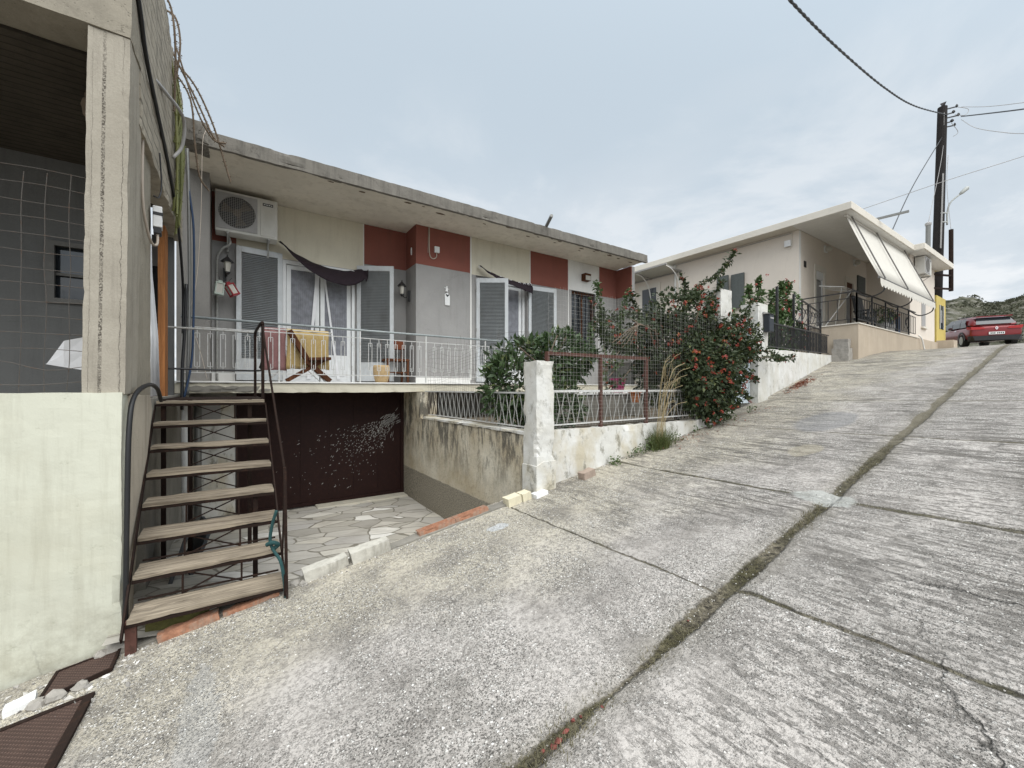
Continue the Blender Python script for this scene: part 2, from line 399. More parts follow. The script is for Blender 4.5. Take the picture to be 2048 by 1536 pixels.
M['grassg'] = leafmat('grass_blade', (0.045, 0.075, 0.025), (0.13, 0.15, 0.05))
M['mossleaf'] = leafmat('joint_moss', (0.06, 0.058, 0.026), (0.17, 0.15, 0.085), (0.34, 0.29, 0.18))
M['cactus'] = leafmat('cactus_stem', (0.10, 0.12, 0.035), (0.22, 0.22, 0.08))
M['twig'] = plain('twig_bark', (0.16, 0.12, 0.085), 0.9)
M['flower'] = leafmat('lantana_flower', (0.22, 0.02, 0.022), (0.30, 0.055, 0.03), (0.5, 0.25, 0.05))
M['redflower'] = leafmat('red_flower', (0.34, 0.03, 0.035), (0.42, 0.09, 0.075))
M['litter'] = leafmat('fallen_leaf', (0.12, 0.045, 0.03), (0.3, 0.12, 0.07))
M['soil'] = plain('garden_soil', (0.10, 0.08, 0.055), 0.95, 0.4, 6, bump=0.8, bscale=20)
M['stone'] = plain('grey_rubble', (0.30, 0.28, 0.25), 0.9, 0.2, 12, bump=0.5)
M['awning'] = plain('pale_awning_cloth', (0.55, 0.525, 0.47), 0.8, 0.04, 5)
M['awningrod'] = flat('awning_rod', (0.16, 0.15, 0.14), 0.4, 0.2)
M['pole'] = plain('tarred_pole_wood', (0.012, 0.0095, 0.009), 0.85, 0.3, 8)
M['lamp'] = flat('lamp_head_grey', (0.35, 0.36, 0.34), 0.4)
M['chrome'] = flat('chrome', (0.8, 0.8, 0.8), 0.15, 1.0)
M['tyre'] = flat('rubber', (0.012, 0.012, 0.012), 0.85)
M['gate'] = plain('pale_blue_gate_paint', (0.50, 0.56, 0.60), 0.5, 0.05, 6, dirt=(0.35, 0.33, 0.3))
M['mailbox'] = flat('dark_mailbox', (0.02, 0.025, 0.032), 0.5)
M['h2shutter'] = plain('dark_grey_shutter', (0.09, 0.10, 0.095), 0.6)
M['redplastic'] = flat('red_lantern', (0.25, 0.02, 0.025), 0.4)
M['greenplastic'] = flat('pale_green_lantern', (0.42, 0.48, 0.42), 0.4)
M['bulb'] = flat('frosted_glass', (0.5, 0.48, 0.42), 0.3)

def glass(name, c=(0.03, 0.035, 0.04), rough=0.06):
    s = N(name, rough, 0.6); s.col(c); return s.m
M['glass'] = glass('dark_window_glass')
M['glass_w'] = glass('curtained_glass', (0.10, 0.105, 0.115), 0.08)

def canopy_mat():
    s = N('frosted_canopy', 0.35, 0.4); s.col((0.6, 0.6, 0.55)); s.b.inputs['Transmission Weight'].default_value = 0.4; return s.m
M['canopy'] = canopy_mat()

def carpaint():
    s = N('metallic_red_paint', 0.28, 0.5, 0.25); s.col(s.mix(s.noise(3, 2), (0.16, 0.008, 0.010), (0.20, 0.012, 0.013)))
    s.b.inputs['Coat Weight'].default_value = 0.35; s.b.inputs['Coat Roughness'].default_value = 0.05; return s.m
M['carred'] = carpaint()
M['cartail'] = flat('red_tail_lamp', (0.35, 0.02, 0.02), 0.2)

def yellow_cream():
    s = N('pale_cream_wall_paint', 0.85, 0.25)
    c = s.mix(s.ramp(s.noise(1.2, 5), [(0.3, 0.0), (0.7, 1.0)]), (0.51, 0.51, 0.42), (0.57, 0.57, 0.475))
    d = s.math('MULTIPLY', s.ramp(s.noise(6, 6, 0.7), [(0.62, 0.0), (0.7, 1.0)]), 0.5)
    c = s.mix(d, c, (0.33, 0.33, 0.25))
    z = s.sep()[2]
    lo = s.math('MULTIPLY', s.math('SUBTRACT', 1.0, s.step(z, 0.35, 1.1), clamp=True), s.ramp(s.noise(4, 7, 0.75), [(0.4, 0.0), (0.6, 1.0)]))
    c = s.mix(s.math('MULTIPLY', lo, 0.6), c, (0.24, 0.22, 0.165))
    sk = s.noise(2.6, 7, .72, vec=s.map((3.2, 3.2, .22)))
    c = s.mix(s.math('MULTIPLY', s.ramp(sk, [(.48, 0.0), (.7, 1.0)]), .45), c, (0.33, 0.315, 0.24))
    c = s.mix(s.math('MULTIPLY', s.ramp(s.noise(.9, 6, .65, vec=s.map(loc=(5, 2, 1))), [(.45, 0.0), (.65, 1.0)]), .35), c, (0.40, 0.37, 0.27))
    v = s.vor(1.1, 'DISTANCE_TO_EDGE', vec=s.mix(0.25, s.P, s.noise(2.4, 5, out='Color'), 'ADD'))
    cm = s.math('MULTIPLY', s.ramp(v, [(0.0, 1.0), (0.006, 0.0)]), s.ramp(s.noise(0.8, 2), [(0.5, 0.0), (0.58, 0.7)]))
    c = s.mix(cm, c, (0.25, 0.24, 0.2))
    s.col(c); s.bump(s.math('SUBTRACT', s.math('ADD', s.noise(7, 4), s.math('MULTIPLY', s.noise(90, 3), 0.2)), s.math('MULTIPLY', d, 0.6)), 0.3, 0.012)
    return s.m
M['creamwall'] = yellow_cream()

def court_wall(zo=0.0):
    """stained rendered wall; grey pebble-dash plinth below z = -1.6 (object origin at z = -2.4)"""
    s = N('stained_court_render', 0.92, 0.2)
    c = s.mix(s.ramp(s.noise(1.5, 6), [(0.35, 0.0), (0.65, 1.0)]), (0.44, 0.375, 0.265), (0.62, 0.575, 0.47))
    st = s.noise(2.2, 8, 0.78, vec=s.map((2, 2.6, 0.8)))
    z = s.math('ADD', s.sep()[2], zo)
    hi = s.step(z, 0.75, 1.75)
    c = s.mix(s.math('MULTIPLY', s.ramp(st, [(0.46, 0.0), (0.56, 1.0)]), s.math('MULTIPLY', hi, 0.85)), c, (0.06, 0.058, 0.052))
    fine = s.noise(26, 6, 0.75)
    c = s.mix(s.math('MULTIPLY', s.ramp(fine, [(0.52, 0.0), (0.66, 1.0)]), 0.4), c, (0.13, 0.115, 0.09))
    pb = s.noise(60, 4, 0.7)
    pl = s.mix(s.ramp(pb, [(0.35, 0.0), (0.65, 1.0)]), (0.10, 0.09, 0.07), (0.40, 0.36, 0.285))
    zz = s.math('ADD', z, s.math('MULTIPLY', s.noise(6, 3), 0.03))
    m = s.math('SUBTRACT', 1.0, s.step(zz, 0.79, 0.82))
    c = s.mix(m, c, pl)
    s.col(c); s.bump(s.math('ADD', fine, s.math('MULTIPLY', pb, m)), 0.6, 0.012)
    return s.m
M['court_wall'] = court_wall(); M['court_pier'] = court_wall(0.2)

def white_wall(name='peeling_whitewash', k=1.0, clean=0.0):
    s = N(name, 0.9, 0.2)
    c = s.mix(s.ramp(s.noise(3, 6), [(0.3, 0.0), (0.7, 1.0)]), lerp3((0.52, 0.505, 0.455), k), lerp3((0.66, 0.655, 0.63), k))
    y = s.math('MULTIPLY', s.ramp(s.noise(2.1, 5, vec=s.map((1, 1, 0.6), loc=(3, 1, 0))), [(0.45, 0.0), (0.6, 1.0)]), 0.75 * (1 - clean))
    c = s.mix(y, c, (0.45, 0.395, 0.28))
    d = s.ramp(s.noise(9, 8, 0.75, vec=s.map((1, 1, 0.5))), [(0.54, 0.0), (0.64, 1.0)])
    c = s.mix(s.math('MULTIPLY', d, 0.7 - .4 * clean), c, (0.17, 0.16, 0.12))
    s.col(c); s.bump(s.math('SUBTRACT', s.noise(10, 6, 0.7), s.math('MULTIPLY', d, 0.4)), 0.6, 0.014)
    return s.m
M['whitewall'] = white_wall(); M['cleanwhite'] = white_wall('fresh_whitewash', .98, .75)

def paving():
    s = N('crazy_paving_marble', 0.6, 0.35)
    vec = s.mix(0.16, s.map((0.8, 1.3, 1), rot=(0, 0, .25)), s.noise(2.6, 1, out='Color'), 'ADD')
    e = s.vor(2.7, 'DISTANCE_TO_EDGE', vec=vec); cc = s.vor(2.7, 'F1', vec=vec, out='Color')
    r = s.sep(cc)[0]
    c = s.ramp(r, [(0.0, (0.34, 0.32, 0.28)), (0.3, (0.46, 0.43, 0.365)), (0.6, (0.42, 0.40, 0.37)), (0.85, (0.55, 0.515, 0.44)), (0.95, (0.72, 0.70, 0.65))])
    vein = s.noise(4, 6, 0.7, vec=s.map((0.8, 9, 1), rot=(0, 0, 0.35)))
    c = s.mix(s.math('MULTIPLY', s.ramp(vein, [(0.42, 0.0), (0.7, 1.0)]), 0.35), c, (0.16, 0.155, 0.14))
    c = s.mix(s.math('MULTIPLY', s.ramp(s.noise(2.0, 5), [(0.5, 0.0), (0.75, 1.0)]), 0.4), c, (0.15, 0.13, 0.1))
    g = s.ramp(e, [(0.0, 1.0), (0.022, 1.0), (0.034, 0.0)])
    c = s.mix(g, c, s.mix(s.noise(30, 3), (0.13, 0.12, 0.095), (0.25, 0.23, 0.19)))
    s.col(c); s.bump(s.math('SUBTRACT', s.math('MULTIPLY', s.noise(20, 4), 0.3), g), 0.5, 0.008)
    return s.m
M['paving'] = paving()

JA, JB = 1.33, 0.03          # long joint: y = JA + JB * x
TJ_L = [2.55, 4.42, 6.9, 9.4, 12.2, 15.5]    # transverse joints, left lane
TJ_R = [0.35, 2.66, 4.43, 6.9, 9.4, 12.2, 15.5]
def road_mat():
    s = N('exposed_aggregate_concrete', 0.93, 0.2)
    X, Y, Z = s.sep()
    wob = s.math('MULTIPLY', s.math('SUBTRACT', s.noise(2.6, 5, 0.65), 0.5), 0.16)
    wob2 = s.math('MULTIPLY', s.math('SUBTRACT', s.noise(9, 5, 0.7), 0.5), 0.07)
    W = s.math('ADD', wob, wob2)
    # base cement tone: beige towards the wall, grey in the lanes
    big = s.noise(0.8, 6, 0.62)
    beige = s.mix(big, (0.40, 0.362, 0.288), (0.53, 0.49, 0.40))
    grey = s.mix(big, (0.38, 0.352, 0.325), (0.54, 0.505, 0.47))
    side = s.step(s.math('ADD', Y, s.math('MULTIPLY', s.math('SUBTRACT', s.noise(0.9, 4), 0.5), 2.6)), 2.0, 3.4)
    c = s.mix(side, grey, beige)
    blotch = s.noise(1.9, 8, 0.74)
    c = s.mix(s.math('MULTIPLY', s.ramp(blotch, [(0.46, 0.0), (0.62, 1.0)]), 0.62), c, (0.15, 0.137, 0.122))
    sp = s.noise(34, 5, 0.75)
    c = s.mix(s.math('MULTIPLY', s.ramp(sp, [(0.49, 0.0), (0.57, 1.0)]), 0.5), c, (0.115, 0.106, 0.097))
    for yc, wd_, am in ((2.05, .34, .30), (3.25, .30, .22), (.25, .34, .26), (-.9, .3, .2)):
        q = s.math('DIVIDE', s.math('SUBTRACT', s.math('ADD', Y, s.math('MULTIPLY', W, 1.5)), yc), wd_)
        tk = s.math('MULTIPLY', s.math('SUBTRACT', 1.0, s.math('MULTIPLY', q, q), clamp=True), s.ramp(s.noise(.8, 5, .65, vec=s.map((.5, 2, 1), loc=(yc, 0, 0))), [(.36, 0.0), (.62, 1.0)]))
        c = s.mix(s.math('MULTIPLY', tk, am), c, (0.17, 0.155, 0.14))
    for x0, x1, am in ((-2, .35, .12), (2.6, 4.43, .18), (6.9, 9.4, .14)):
        sl = s.math('MULTIPLY', s.math('MULTIPLY', s.math('GREATER_THAN', X, x0), s.math('LESS_THAN', X, x1)), s.math('LESS_THAN', Y, 1.4))
        c = s.mix(s.math('MULTIPLY', sl, am), c, (0.2, 0.19, 0.175))
    # stones
    vs = s.mix(0.03, s.P, s.noise(14, 3, out='Color'), 'ADD')
    sv = s.map((1, 1, 1), vec=vs)
    d1 = s.vor(62, 'F1', vec=sv); c1 = s.sep(s.vor(62, 'F1', vec=sv, out='Color'))
    d2 = s.vor(125, 'F1', vec=sv); c2 = s.sep(s.vor(125, 'F1', vec=sv, out='Color'))
    expo = s.ramp(s.noise(1.7, 5, 0.6), [(0.36, 0.12), (0.60, 1.0)])
    st1 = s.math('MULTIPLY', s.ramp(d1, [(0.36, 1.0), (0.50, 0.0)]), s.math('GREATER_THAN', c1[0], 0.56))
    st2 = s.math('MULTIPLY', s.ramp(d2, [(0.38, 1.0), (0.52, 0.0)]), s.math('GREATER_THAN', c2[0], 0.45))
    pit1 = s.math('MULTIPLY', s.ramp(s.vor(80, 'F1', vec=s.map((1, 1, 1), loc=(7, 3, 1))), [(0.22, 1.0), (0.36, 0.0)]), expo)
    stone1 = s.ramp(c1[1], [(0.0, (0.16, 0.15, 0.14)), (0.35, (0.36, 0.34, 0.31)), (0.75, (0.60, 0.58, 0.54)), (1.0, (0.86, 0.84, 0.80))])
    stone2 = s.ramp(c2[1], [(0.0, (0.10, 0.095, 0.09)), (0.4, (0.30, 0.285, 0.26)), (1.0, (0.64, 0.61, 0.56))])
    c = s.mix(s.math('MULTIPLY', s.math('MULTIPLY', st2, expo), 0.85), c, stone2)
    c = s.mix(s.math('MULTIPLY', pit1, 0.6), c, (0.085, 0.078, 0.068))
    c = s.mix(s.math('MULTIPLY', st1, s.math('MULTIPLY', expo, 0.95)), c, stone1)
    # broom / transverse grooves, broken up
    gv = s.noise(1.0, 5, 0.62, vec=s.map((14, 1.5, 1)), dist=0.3)
    gmask = s.math('MULTIPLY', s.step(X, 1.6, 4.2), s.ramp(s.noise(0.9, 4), [(0.36, 0.25), (0.6, 1.0)]))
    gr = s.math('MULTIPLY', s.ramp(gv, [(0.52, 0.0), (0.62, 1.0)]), gmask)
    c = s.mix(s.math('MULTIPLY', gr, 0.7), c, (0.11, 0.10, 0.086))
    gv2 = s.noise(1.0, 5, 0.7, vec=s.map((26, 6.5, 1), rot=(0, 0, .06), loc=(4, 0, 0)), dist=.3)
    gr2 = s.math('MULTIPLY', s.ramp(gv2, [(0.52, 0.0), (0.60, 1.0)]), s.math('MAXIMUM', gmask, s.math('MULTIPLY', s.math('SUBTRACT', 1.0, s.step(Y, .8, 1.5)), s.step(X, .4, 1.4))))
    c = s.mix(s.math('MULTIPLY', gr2, 0.6), c, (0.125, 0.115, 0.102))
    # joints
    jd = s.math('ABSOLUTE', s.math('ADD', s.math('SUBTRACT', Y, s.math('ADD', s.math('MULTIPLY', X, JB), JA)), s.math('MULTIPLY', W, 0.55)))
    wx = s.ramp(s.math('DIVIDE', X, 20.0), [(.0, .75), (.055, .6), (.075, .12), (.095, .35), (.11, .95), (.16, .9), (.185, .55), (.21, .8), (.25, .9), (.4, 1.0), (1, 1.0)])
    jw = s.math('ADD', 0.006, s.math('MULTIPLY', s.math('MULTIPLY', wx, s.ramp(s.noise(2.1, 4, 0.6, vec=s.map((1, 0.1, 1), loc=(2.2, 0, 0))), [(0.3, 0.4), (0.66, 1.0)])), 0.064))
    jm = s.math('SUBTRACT', 1.0, s.step(s.math('SUBTRACT', jd, jw), -0.012, 0.014), clamp=True)
    jsoft = s.math('SUBTRACT', 1.0, s.step(s.math('SUBTRACT', jd, jw), 0.0, 0.16), clamp=True)
    left = s.math('GREATER_THAN', Y, s.math('ADD', s.math('MULTIPLY', X, JB), JA))
    def tj(xs):
        m = None
        for i, x in enumerate(xs):
            d = s.math('ABSOLUTE', s.math('ADD', s.math('SUBTRACT', X, x), s.math('MULTIPLY', W, 0.45)))
            w = [0.006, 0.012, 0.03, 0.02, 0.02, 0.025, 0.03][min(i + (1 if xs is TJ_L else 0), 6)] * (0.6 if xs is TJ_L else 1.0)
            k = s.math('SUBTRACT', 1.0, s.step(d, w * 0.5, w * 1.25 + 0.004), clamp=True)
            m = k if m is None else s.math('MAXIMUM', m, k)
        return m
    tm = s.math('ADD', s.math('MULTIPLY', tj(TJ_L), left), s.math('MULTIPLY', tj(TJ_R), s.math('SUBTRACT', 1.0, left)), clamp=True)
    jall = s.math('MAXIMUM', jm, s.math('MULTIPLY', tm, 0.9))
    # cracks in the right lane
    cv = s.vor(0.62, 'DISTANCE_TO_EDGE', vec=s.mix(0.5, s.map((1, 1, 0), loc=(0.35, 0.6, 0)), s.noise(1.7, 6, 0.7, out='Color'), 'ADD'))
    cm = s.math('MULTIPLY', s.ramp(cv, [(0.0, 1.0), (0.010, 0.0)]), s.math('MULTIPLY', s.math('SUBTRACT', 1.0, left), s.math('SUBTRACT', 1.0, s.step(Y, .45, 1.0))))
    cm = s.math('MULTIPLY', cm, s.ramp(s.noise(3, 3), [(.38, .1), (.55, 1.0)]))
    c = s.mix(s.math('MULTIPLY', jsoft, 0.35), c, (0.17, 0.155, 0.12))
    moss = s.mix(s.ramp(s.noise(26, 5, .7), [(.35, 0.0), (.62, 1.0)]), (0.03, 0.026, 0.02), s.mix(s.ramp(s.noise(2.3, 4), [(.4, 0.0), (.6, 1.0)]), (0.085, 0.078, 0.04), (0.21, 0.185, 0.135)))
    moss = s.mix(s.step(X, 3.5, 9.0), moss, s.mix(s.noise(9, 5, .7), (.09, .08, .055), (.24, .215, .165)))
    c = s.mix(jall, c, moss)
    c = s.mix(s.math('MULTIPLY', cm, 0.85), c, (0.04, 0.038, 0.033))
    # grey cement repair patches
    def patch(px, py, rx, ry, colr, amt):
        nonlocal c
        dx = s.math('DIVIDE', s.math('SUBTRACT', s.math('ADD', X, s.math('MULTIPLY', W, 1.6)), px), rx)
        dy = s.math('DIVIDE', s.math('SUBTRACT', s.math('ADD', Y, s.math('MULTIPLY', W, 1.2)), py), ry)
        r = s.math('SQRT', s.math('ADD', s.math('MULTIPLY', dx, dx), s.math('MULTIPLY', dy, dy)))
        m = s.math('MULTIPLY', s.math('SUBTRACT', 1.0, s.step(r, 0.85, 1.1), clamp=True), amt)
        c = s.mix(m, c, s.mix(s.noise(50, 3), lerp3(colr, 0.75), lerp3(colr, 1.15))); return m
    patch(1.5, 2.6, .22, .12, (.13, .12, .105), .2)
    patch(3.3, .9, .16, .1, (.12, .11, .1), .2)
    patch(.9, 1.9, .12, .2, (.14, .13, .11), .2)
    patch(4.45, 1.52, 0.16, 0.24, (0.46, 0.46, 0.43), 0.95)
    patch(7.6, 2.55, 0.75, 0.35, (0.24, 0.24, 0.245), 0.6)
    patch(-0.16, 2.7, 0.075, 0.62, (0.40, 0.40, 0.39), 0.35)
    patch(2.15, 3.45, 0.14, 0.07, (0.52, 0.53, 0.53), 0.9)
    patch(5.9, 2.2, 0.3, 0.16, (0.40, 0.36, 0.28), 0.7)
    s.col(c)
    h = s.math('ADD', s.math('MULTIPLY', s.math('MULTIPLY', st1, expo), 0.8), s.math('MULTIPLY', s.math('MULTIPLY', st2, expo), 0.45))
    h = s.math('SUBTRACT', h, s.math('MULTIPLY', pit1, 0.6))
    h = s.math('SUBTRACT', h, s.math('ADD', s.math('MULTIPLY', gr, 1.0), s.math('MULTIPLY', gr2, 0.6)))
    h = s.math('SUBTRACT', h, s.math('ADD', s.math('MULTIPLY', jall, 1.6), s.math('MULTIPLY', cm, 1.6)))
    h = s.math('ADD', h, s.math('MULTIPLY', s.noise(30, 5, 0.7), 0.7))
    s.bump(h, 0.9, 0.015)
    return s.m
M['road'] = road_mat()

def chequer():
    s = N('rusty_chequer_plate', 0.75, 0.4, 0.25)
    v = s.map((30, 30, 1), rot=(0, 0, 0.25))
    n = s.n.new('ShaderNodeTexChecker'); s.l.new(s.map((34, 34, 34), rot=(0, 0, 0.85)), n.inputs[0]); n.inputs['Scale'].default_value = 1.0
    v2 = s.map((1, 1, 1), rot=(0, 0, .78))
    w = s.math('MULTIPLY', s.wave(15, .4, 'X', vec=v2), s.wave(15, .4, 'Y', vec=v2))
    c = s.mix(s.noise(9, 5, 0.7), (0.03, 0.018, 0.015), (0.085, 0.05, 0.038))
    c = s.mix(s.math('MULTIPLY', s.ramp(w, [(0.45, 0.0), (0.7, 1.0)]), 0.5), c, (0.19, 0.12, 0.095))
    s.col(c); s.bump(s.math('ADD', w, s.math('MULTIPLY', s.noise(40, 4), 0.3)), 0.6, 0.006); return s.m
M['plate'] = chequer()

def hill_mat():
    s = N('scrub_hillside', 0.95, 0.1)
    n = s.noise(0.5, 8, 0.75); n2 = s.noise(0.06, 5)
    c = s.ramp(n, [(0.40, (0.05, 0.052, 0.035)), (0.50, (0.10, 0.10, 0.068)), (0.56, (0.17, 0.16, 0.13)), (0.68, (0.27, 0.26, 0.24))])
    c = s.mix(s.ramp(n2, [(0.52, 0.0), (0.66, 0.6)]), c, s.mix(n, (0.10, 0.095, 0.08), (0.28, 0.265, 0.24)))
    s.col(c); s.bump(n, 0.8, 1.5); return s.m
M['hill'] = hill_mat()
# ------------------------------------------------------------------ setting
def grid(xs, ys, zf):
    b = B(); n = len(ys)
    b.v = [Vector((x, y, zf(x, y))) for x in xs for y in ys]
    b.f = [(i * n + j, (i + 1) * n + j, (i + 1) * n + j + 1, i * n + j + 1) for i in range(len(xs) - 1) for j in range(n - 1)]
    return b
def frange(a, b, st):
    n = max(1, int(round((b - a) / st))); return [a + (b - a) * i / n for i in range(n + 1)]

def edge_y(x):
    """outer edge of the road on the house side"""
    if x < 9.2: return 3.84 + 0.03 * max(x, 0) if x > 3 else 3.84 + 0.025 * max(x, 0)
    return 4.1 + 0.155 * (x - 9.2)

def road_surface(x, y):
    z = road_z(x, y)
    p = Vector((x, y, 0))
    z += noise.noise(p * 0.7) * 0.012 + noise.noise(p * 2.3) * 0.005 + noise.noise(p * 7.1) * 0.003
    wj = 0.05 + 0.03 * noise.noise(Vector((x * 0.6, 3, 1)))
    d = abs(y - (JA + JB * x) + noise.noise(p * 2.6) * 0.05)
    z -= 0.022 * max(0.0, 1 - d / (wj + 0.03))
    for xs, ok in ((TJ_L, y > JA + JB * x), (TJ_R, y < JA + JB * x)):
        if ok:
            for t in xs:
                dd = abs(x - t + noise.noise(p * 2.6) * 0.04)
                if dd < 0.04: z -= 0.012 * (1 - dd / 0.04)
    # settle flush with the foot of the walls
    if y > 3.3: z += 0.02 * (y - 3.3)
    return z
xs = frange(-3.5, -1.4, 0.1) + frange(-1.37, 7.0, 0.035) + frange(7.1, 24, 0.12) + frange(24.5, 60, 1.5)
ts = frange(-3.0, 0.0, 0.12)[:-1] + frange(0.0, 4.6, 0.035)
rb = B(); n = len(ts)
for x in xs:
    e = edge_y(x) + 0.16
    for t in ts:
        y = t if t < 3.0 else 3.0 + (t - 3.0) * (e - 3.0) / 1.6
        rb.v.append(Vector((x, y, road_surface(x, y))))
rb.f = [(i * n + j, (i + 1) * n + j, (i + 1) * n + j + 1, i * n + j + 1) for i in range(len(xs) - 1) for j in range(n - 1)]
structure('road', rb, M['road'], loc=(0, 0, 0), smooth=True)

tb = grid(frange(-40, 200, 4), frange(-60, 90, 3), lambda x, y: road_z(min(x, 60), 2) - 1.6 if x > -4 else -4.0)
structure('ground', tb, M['soil'], loc=(0, 0, -4))

# sunken courtyard: level beside the garage, rising a little towards the road on the left
def court_z(x, y):
    a = max(0.0, 8.6 - y) * 0.10 * max(0.0, min(1.0, 1 - (x + 0.6) / 3.2))
    return -2.22 + a + noise.noise(Vector((x, y, 0)) * 1.3) * 0.01
structure('courtyard_paving', grid(frange(-0.75, 3.05, 0.15), frange(3.86, 8.62, 0.15), court_z), M['paving'], loc=(0, 0, -2.2), smooth=True)
# mortar upstand between road and courtyard
kb = B().rbox(-0.66, 2.98, 3.86, 3.99, 0.0, 1.0, 0.06, 0.007, 5)
kb.warp(lambda v: Vector((v.x, v.y, -2.45 + (road_z(v.x, 3.9) + 0.03 + 2.45) * v.z)))
structure('kerb', kb, M['conc_grey'], smooth=False)
gb = grid(frange(3.1, 9.4, 0.15), frange(4.12, 8.95, 0.15), lambda x, y: max(-0.64, road_z(x, 4) - 0.12) * 1.0 + noise.noise(Vector((x, y, 0)) * 2) * 0.03)
structure('garden_ground', gb, M['soil'], loc=(6, 6, -0.6))
gb = grid(frange(9.3, 16.6, 0.3), frange(4.3, 13.8, 0.4), lambda x, y: 0.75 + 0.02 * noise.noise(Vector((x, y, 0))) + 0.02 * (x - 9.3))
gb.warp(lambda v: Vector((v.x, max(v.y, edge_y(v.x) + 0.25), v.z)))
structure('upper_garden_ground', gb, M['soil'], loc=(12, 8, 0.7))

# ------------------------------------------------------------------ unfinished concrete building on the left
lb = thing('concrete_building', (-2.2, 5.6, -0.1), 'unfinished grey concrete building with open porch at the left edge of the photo', 'building')
pb = B().rbox(-0.89, -0.665, 4.06, 4.52, -0.04, 2.56, 0.045, 0.003, 7, 0.012)
pb.warp(lambda v: Vector((v.x + 0.012 * v.z, v.y, v.z)))
obj('pillar', pb, M['pillar'], lb)
obj('wall_strip', B().rbox(-0.85, -0.672, 4.52, 5.2, -0.06, 2.53, 0.08, 0.004, 6), M['conc'], lb)
obj('front_beam', B().rbox(-4.4, -0.625, 4.045, 4.4, 2.56, 4.3, 0.09, 0.006, 4, 0.03), M['conc'], lb)
obj('side_beam', B().rbox(-0.80, -0.628, 4.4, 7.62, 2.12, 4.18, 0.07, 0.009, 5, 0.05), M['conc_board'], lb)
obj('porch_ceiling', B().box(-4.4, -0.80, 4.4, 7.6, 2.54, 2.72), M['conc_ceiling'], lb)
w = B().box(-4.4, -1.68, 6.6, 6.8, -0.2, 2.54).box(-1.02, -0.9, 6.6, 6.8, -0.2, 2.54).box(-1.68, -1.02, 6.6, 6.8, -0.2, 0.98).box(-1.68, -1.02, 6.6, 6.8, 1.6, 2.54)
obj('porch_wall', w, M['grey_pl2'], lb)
wf = obj('porch_window', B().box(-1.65, -1.05, 6.56, 6.6, 0.95, 1.0).box(-1.65, -1.05, 6.56, 6.6, 1.58, 1.63).box(-1.72, -1.65, 6.56, 6.6, 0.95, 1.63).box(-1.05, -1.0, 6.56, 6.6, 0.95, 1.63).box(-1.66, -1.04, 6.61, 6.64, 1.26, 1.29), M['frame_dark'], lb)
obj('pane', B().box(-1.67, -1.03, 6.66, 6.67, 0.99, 1.59), M['glass'], wf)
obj('porch_floor', B().box(-4.4, -0.69, 4.25, 7.6, -0.22, -0.10), M['conc_grey'], lb)
obj('side_foundation', B().rbox(-0.95, -0.69, 5.05, 8.5, -2.4, -0.1, 0.12, 0.012, 4), M['conc_grey'], lb)
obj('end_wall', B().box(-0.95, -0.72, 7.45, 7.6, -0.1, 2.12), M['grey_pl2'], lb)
# broken plaster lump and bent bars on the porch ceiling beam
cb = B()
for (x, y, z) in ((-0.98, 4.9, 2.0),):
    cb.tube(curve([(x, y, 2.55), (x - .03, y - .05, 2.35), (x + .02, y - .1, 2.15), (x + .06, y - .12, 1.95)]), [.05, .05, .06, .06, .05, .05, .06, .06, .05, .05, .05, .04, .04, .04, .04, .04, .03, .03, .03, .03, .02, .02, .01, .01, .01][:25])
obj('bark_lump', cb, M['twig'], lb)

t = B().rbox(-4.4, -0.68, 4.04, 4.25, -2.3, -0.03, 0.05, 0.005, 4, 0.02)
tag(obj('cream_wall', t, M['creamwall']), 'smooth pale cream painted wall below the concrete porch', 'wall')
t = B().prism([(4.256, -2.1), (4.256, -0.05), (4.4, -0.035), (5.2, -0.05), (5.33, -0.2), (4.46, -1.5), (4.33, -2.1)], 'X', -0.9, -0.672)
M['cheek'] = concrete('cheek_wall_concrete', (0.47, 0.415, 0.335), (0.12, 0.10, 0.08), streak=.6)
tag(obj('stair_side_wall', t, M['cheek'], bevel=0.02), 'sloping bare concrete cheek wall beside the metal staircase', 'wall')

# wire mesh panel over the porch opening
mb = B(); random.seed(3)
def sagwire(p0, p1, amp, n=7, r=0.0022):
    ps = [Vector(p0).lerp(Vector(p1), i / n) + Vector((random.uniform(-1, 1), random.uniform(-.4, .4), random.uniform(-1, 1))) * (amp if 0 < i < n else amp * .3) for i in range(n + 1)]
    return curve(ps, 3), r
for i in range(15):
    x = -2.45 + i * 0.113
    p, r = sagwire((x, 4.15, -0.02), (x + .02, 4.15, 1.5 + .03 * math.sin(i)), 0.008 if i < 12 else .012); mb.tube(p, r, 4)
for k in range(14):
    z = 0.03 + k * 0.113
    p, r = sagwire((-2.5, 4.153, z), (-0.88, 4.153, z + .01), 0.012 + (0.03 if k < 2 else 0)); mb.tube(p, r, 4)
tag(obj('wire_mesh', mb, M['wire_rust']), 'bent rusty wire mesh stretched across the dark porch opening', 'fence')
sb = B().add([(-1.47, 5.0, 0.11), (-1.02, 5.05, 0.02), (-1.0, 5.06, 0.42), (-1.07, 5.2, 0.44)], [(0, 1, 2, 3)])
sb = B(); gx = [-1.31, -1.2, -1.08, -.98]
for i, x in enumerate(gx):
    zt_ = [.205, .40, .445, .44][i]; zb_ = .20 - .07 * i / 3
    for j in range(3): sb.v.append(Vector((x, 5.0 + (.045, 0, .03, .05)[i] * (.3 + .5 * j), zb_ + (zt_ - zb_) * j / 2 + .004)))
sb.f = [(i * 3 + j, (i + 1) * 3 + j, (i + 1) * 3 + j + 1, i * 3 + j + 1) for i in range(3) for j in range(2)]
wb_ = obj('white_board', sb, M['tarp']); wb_.modifiers.new('t', 'SOLIDIFY').thickness = .01
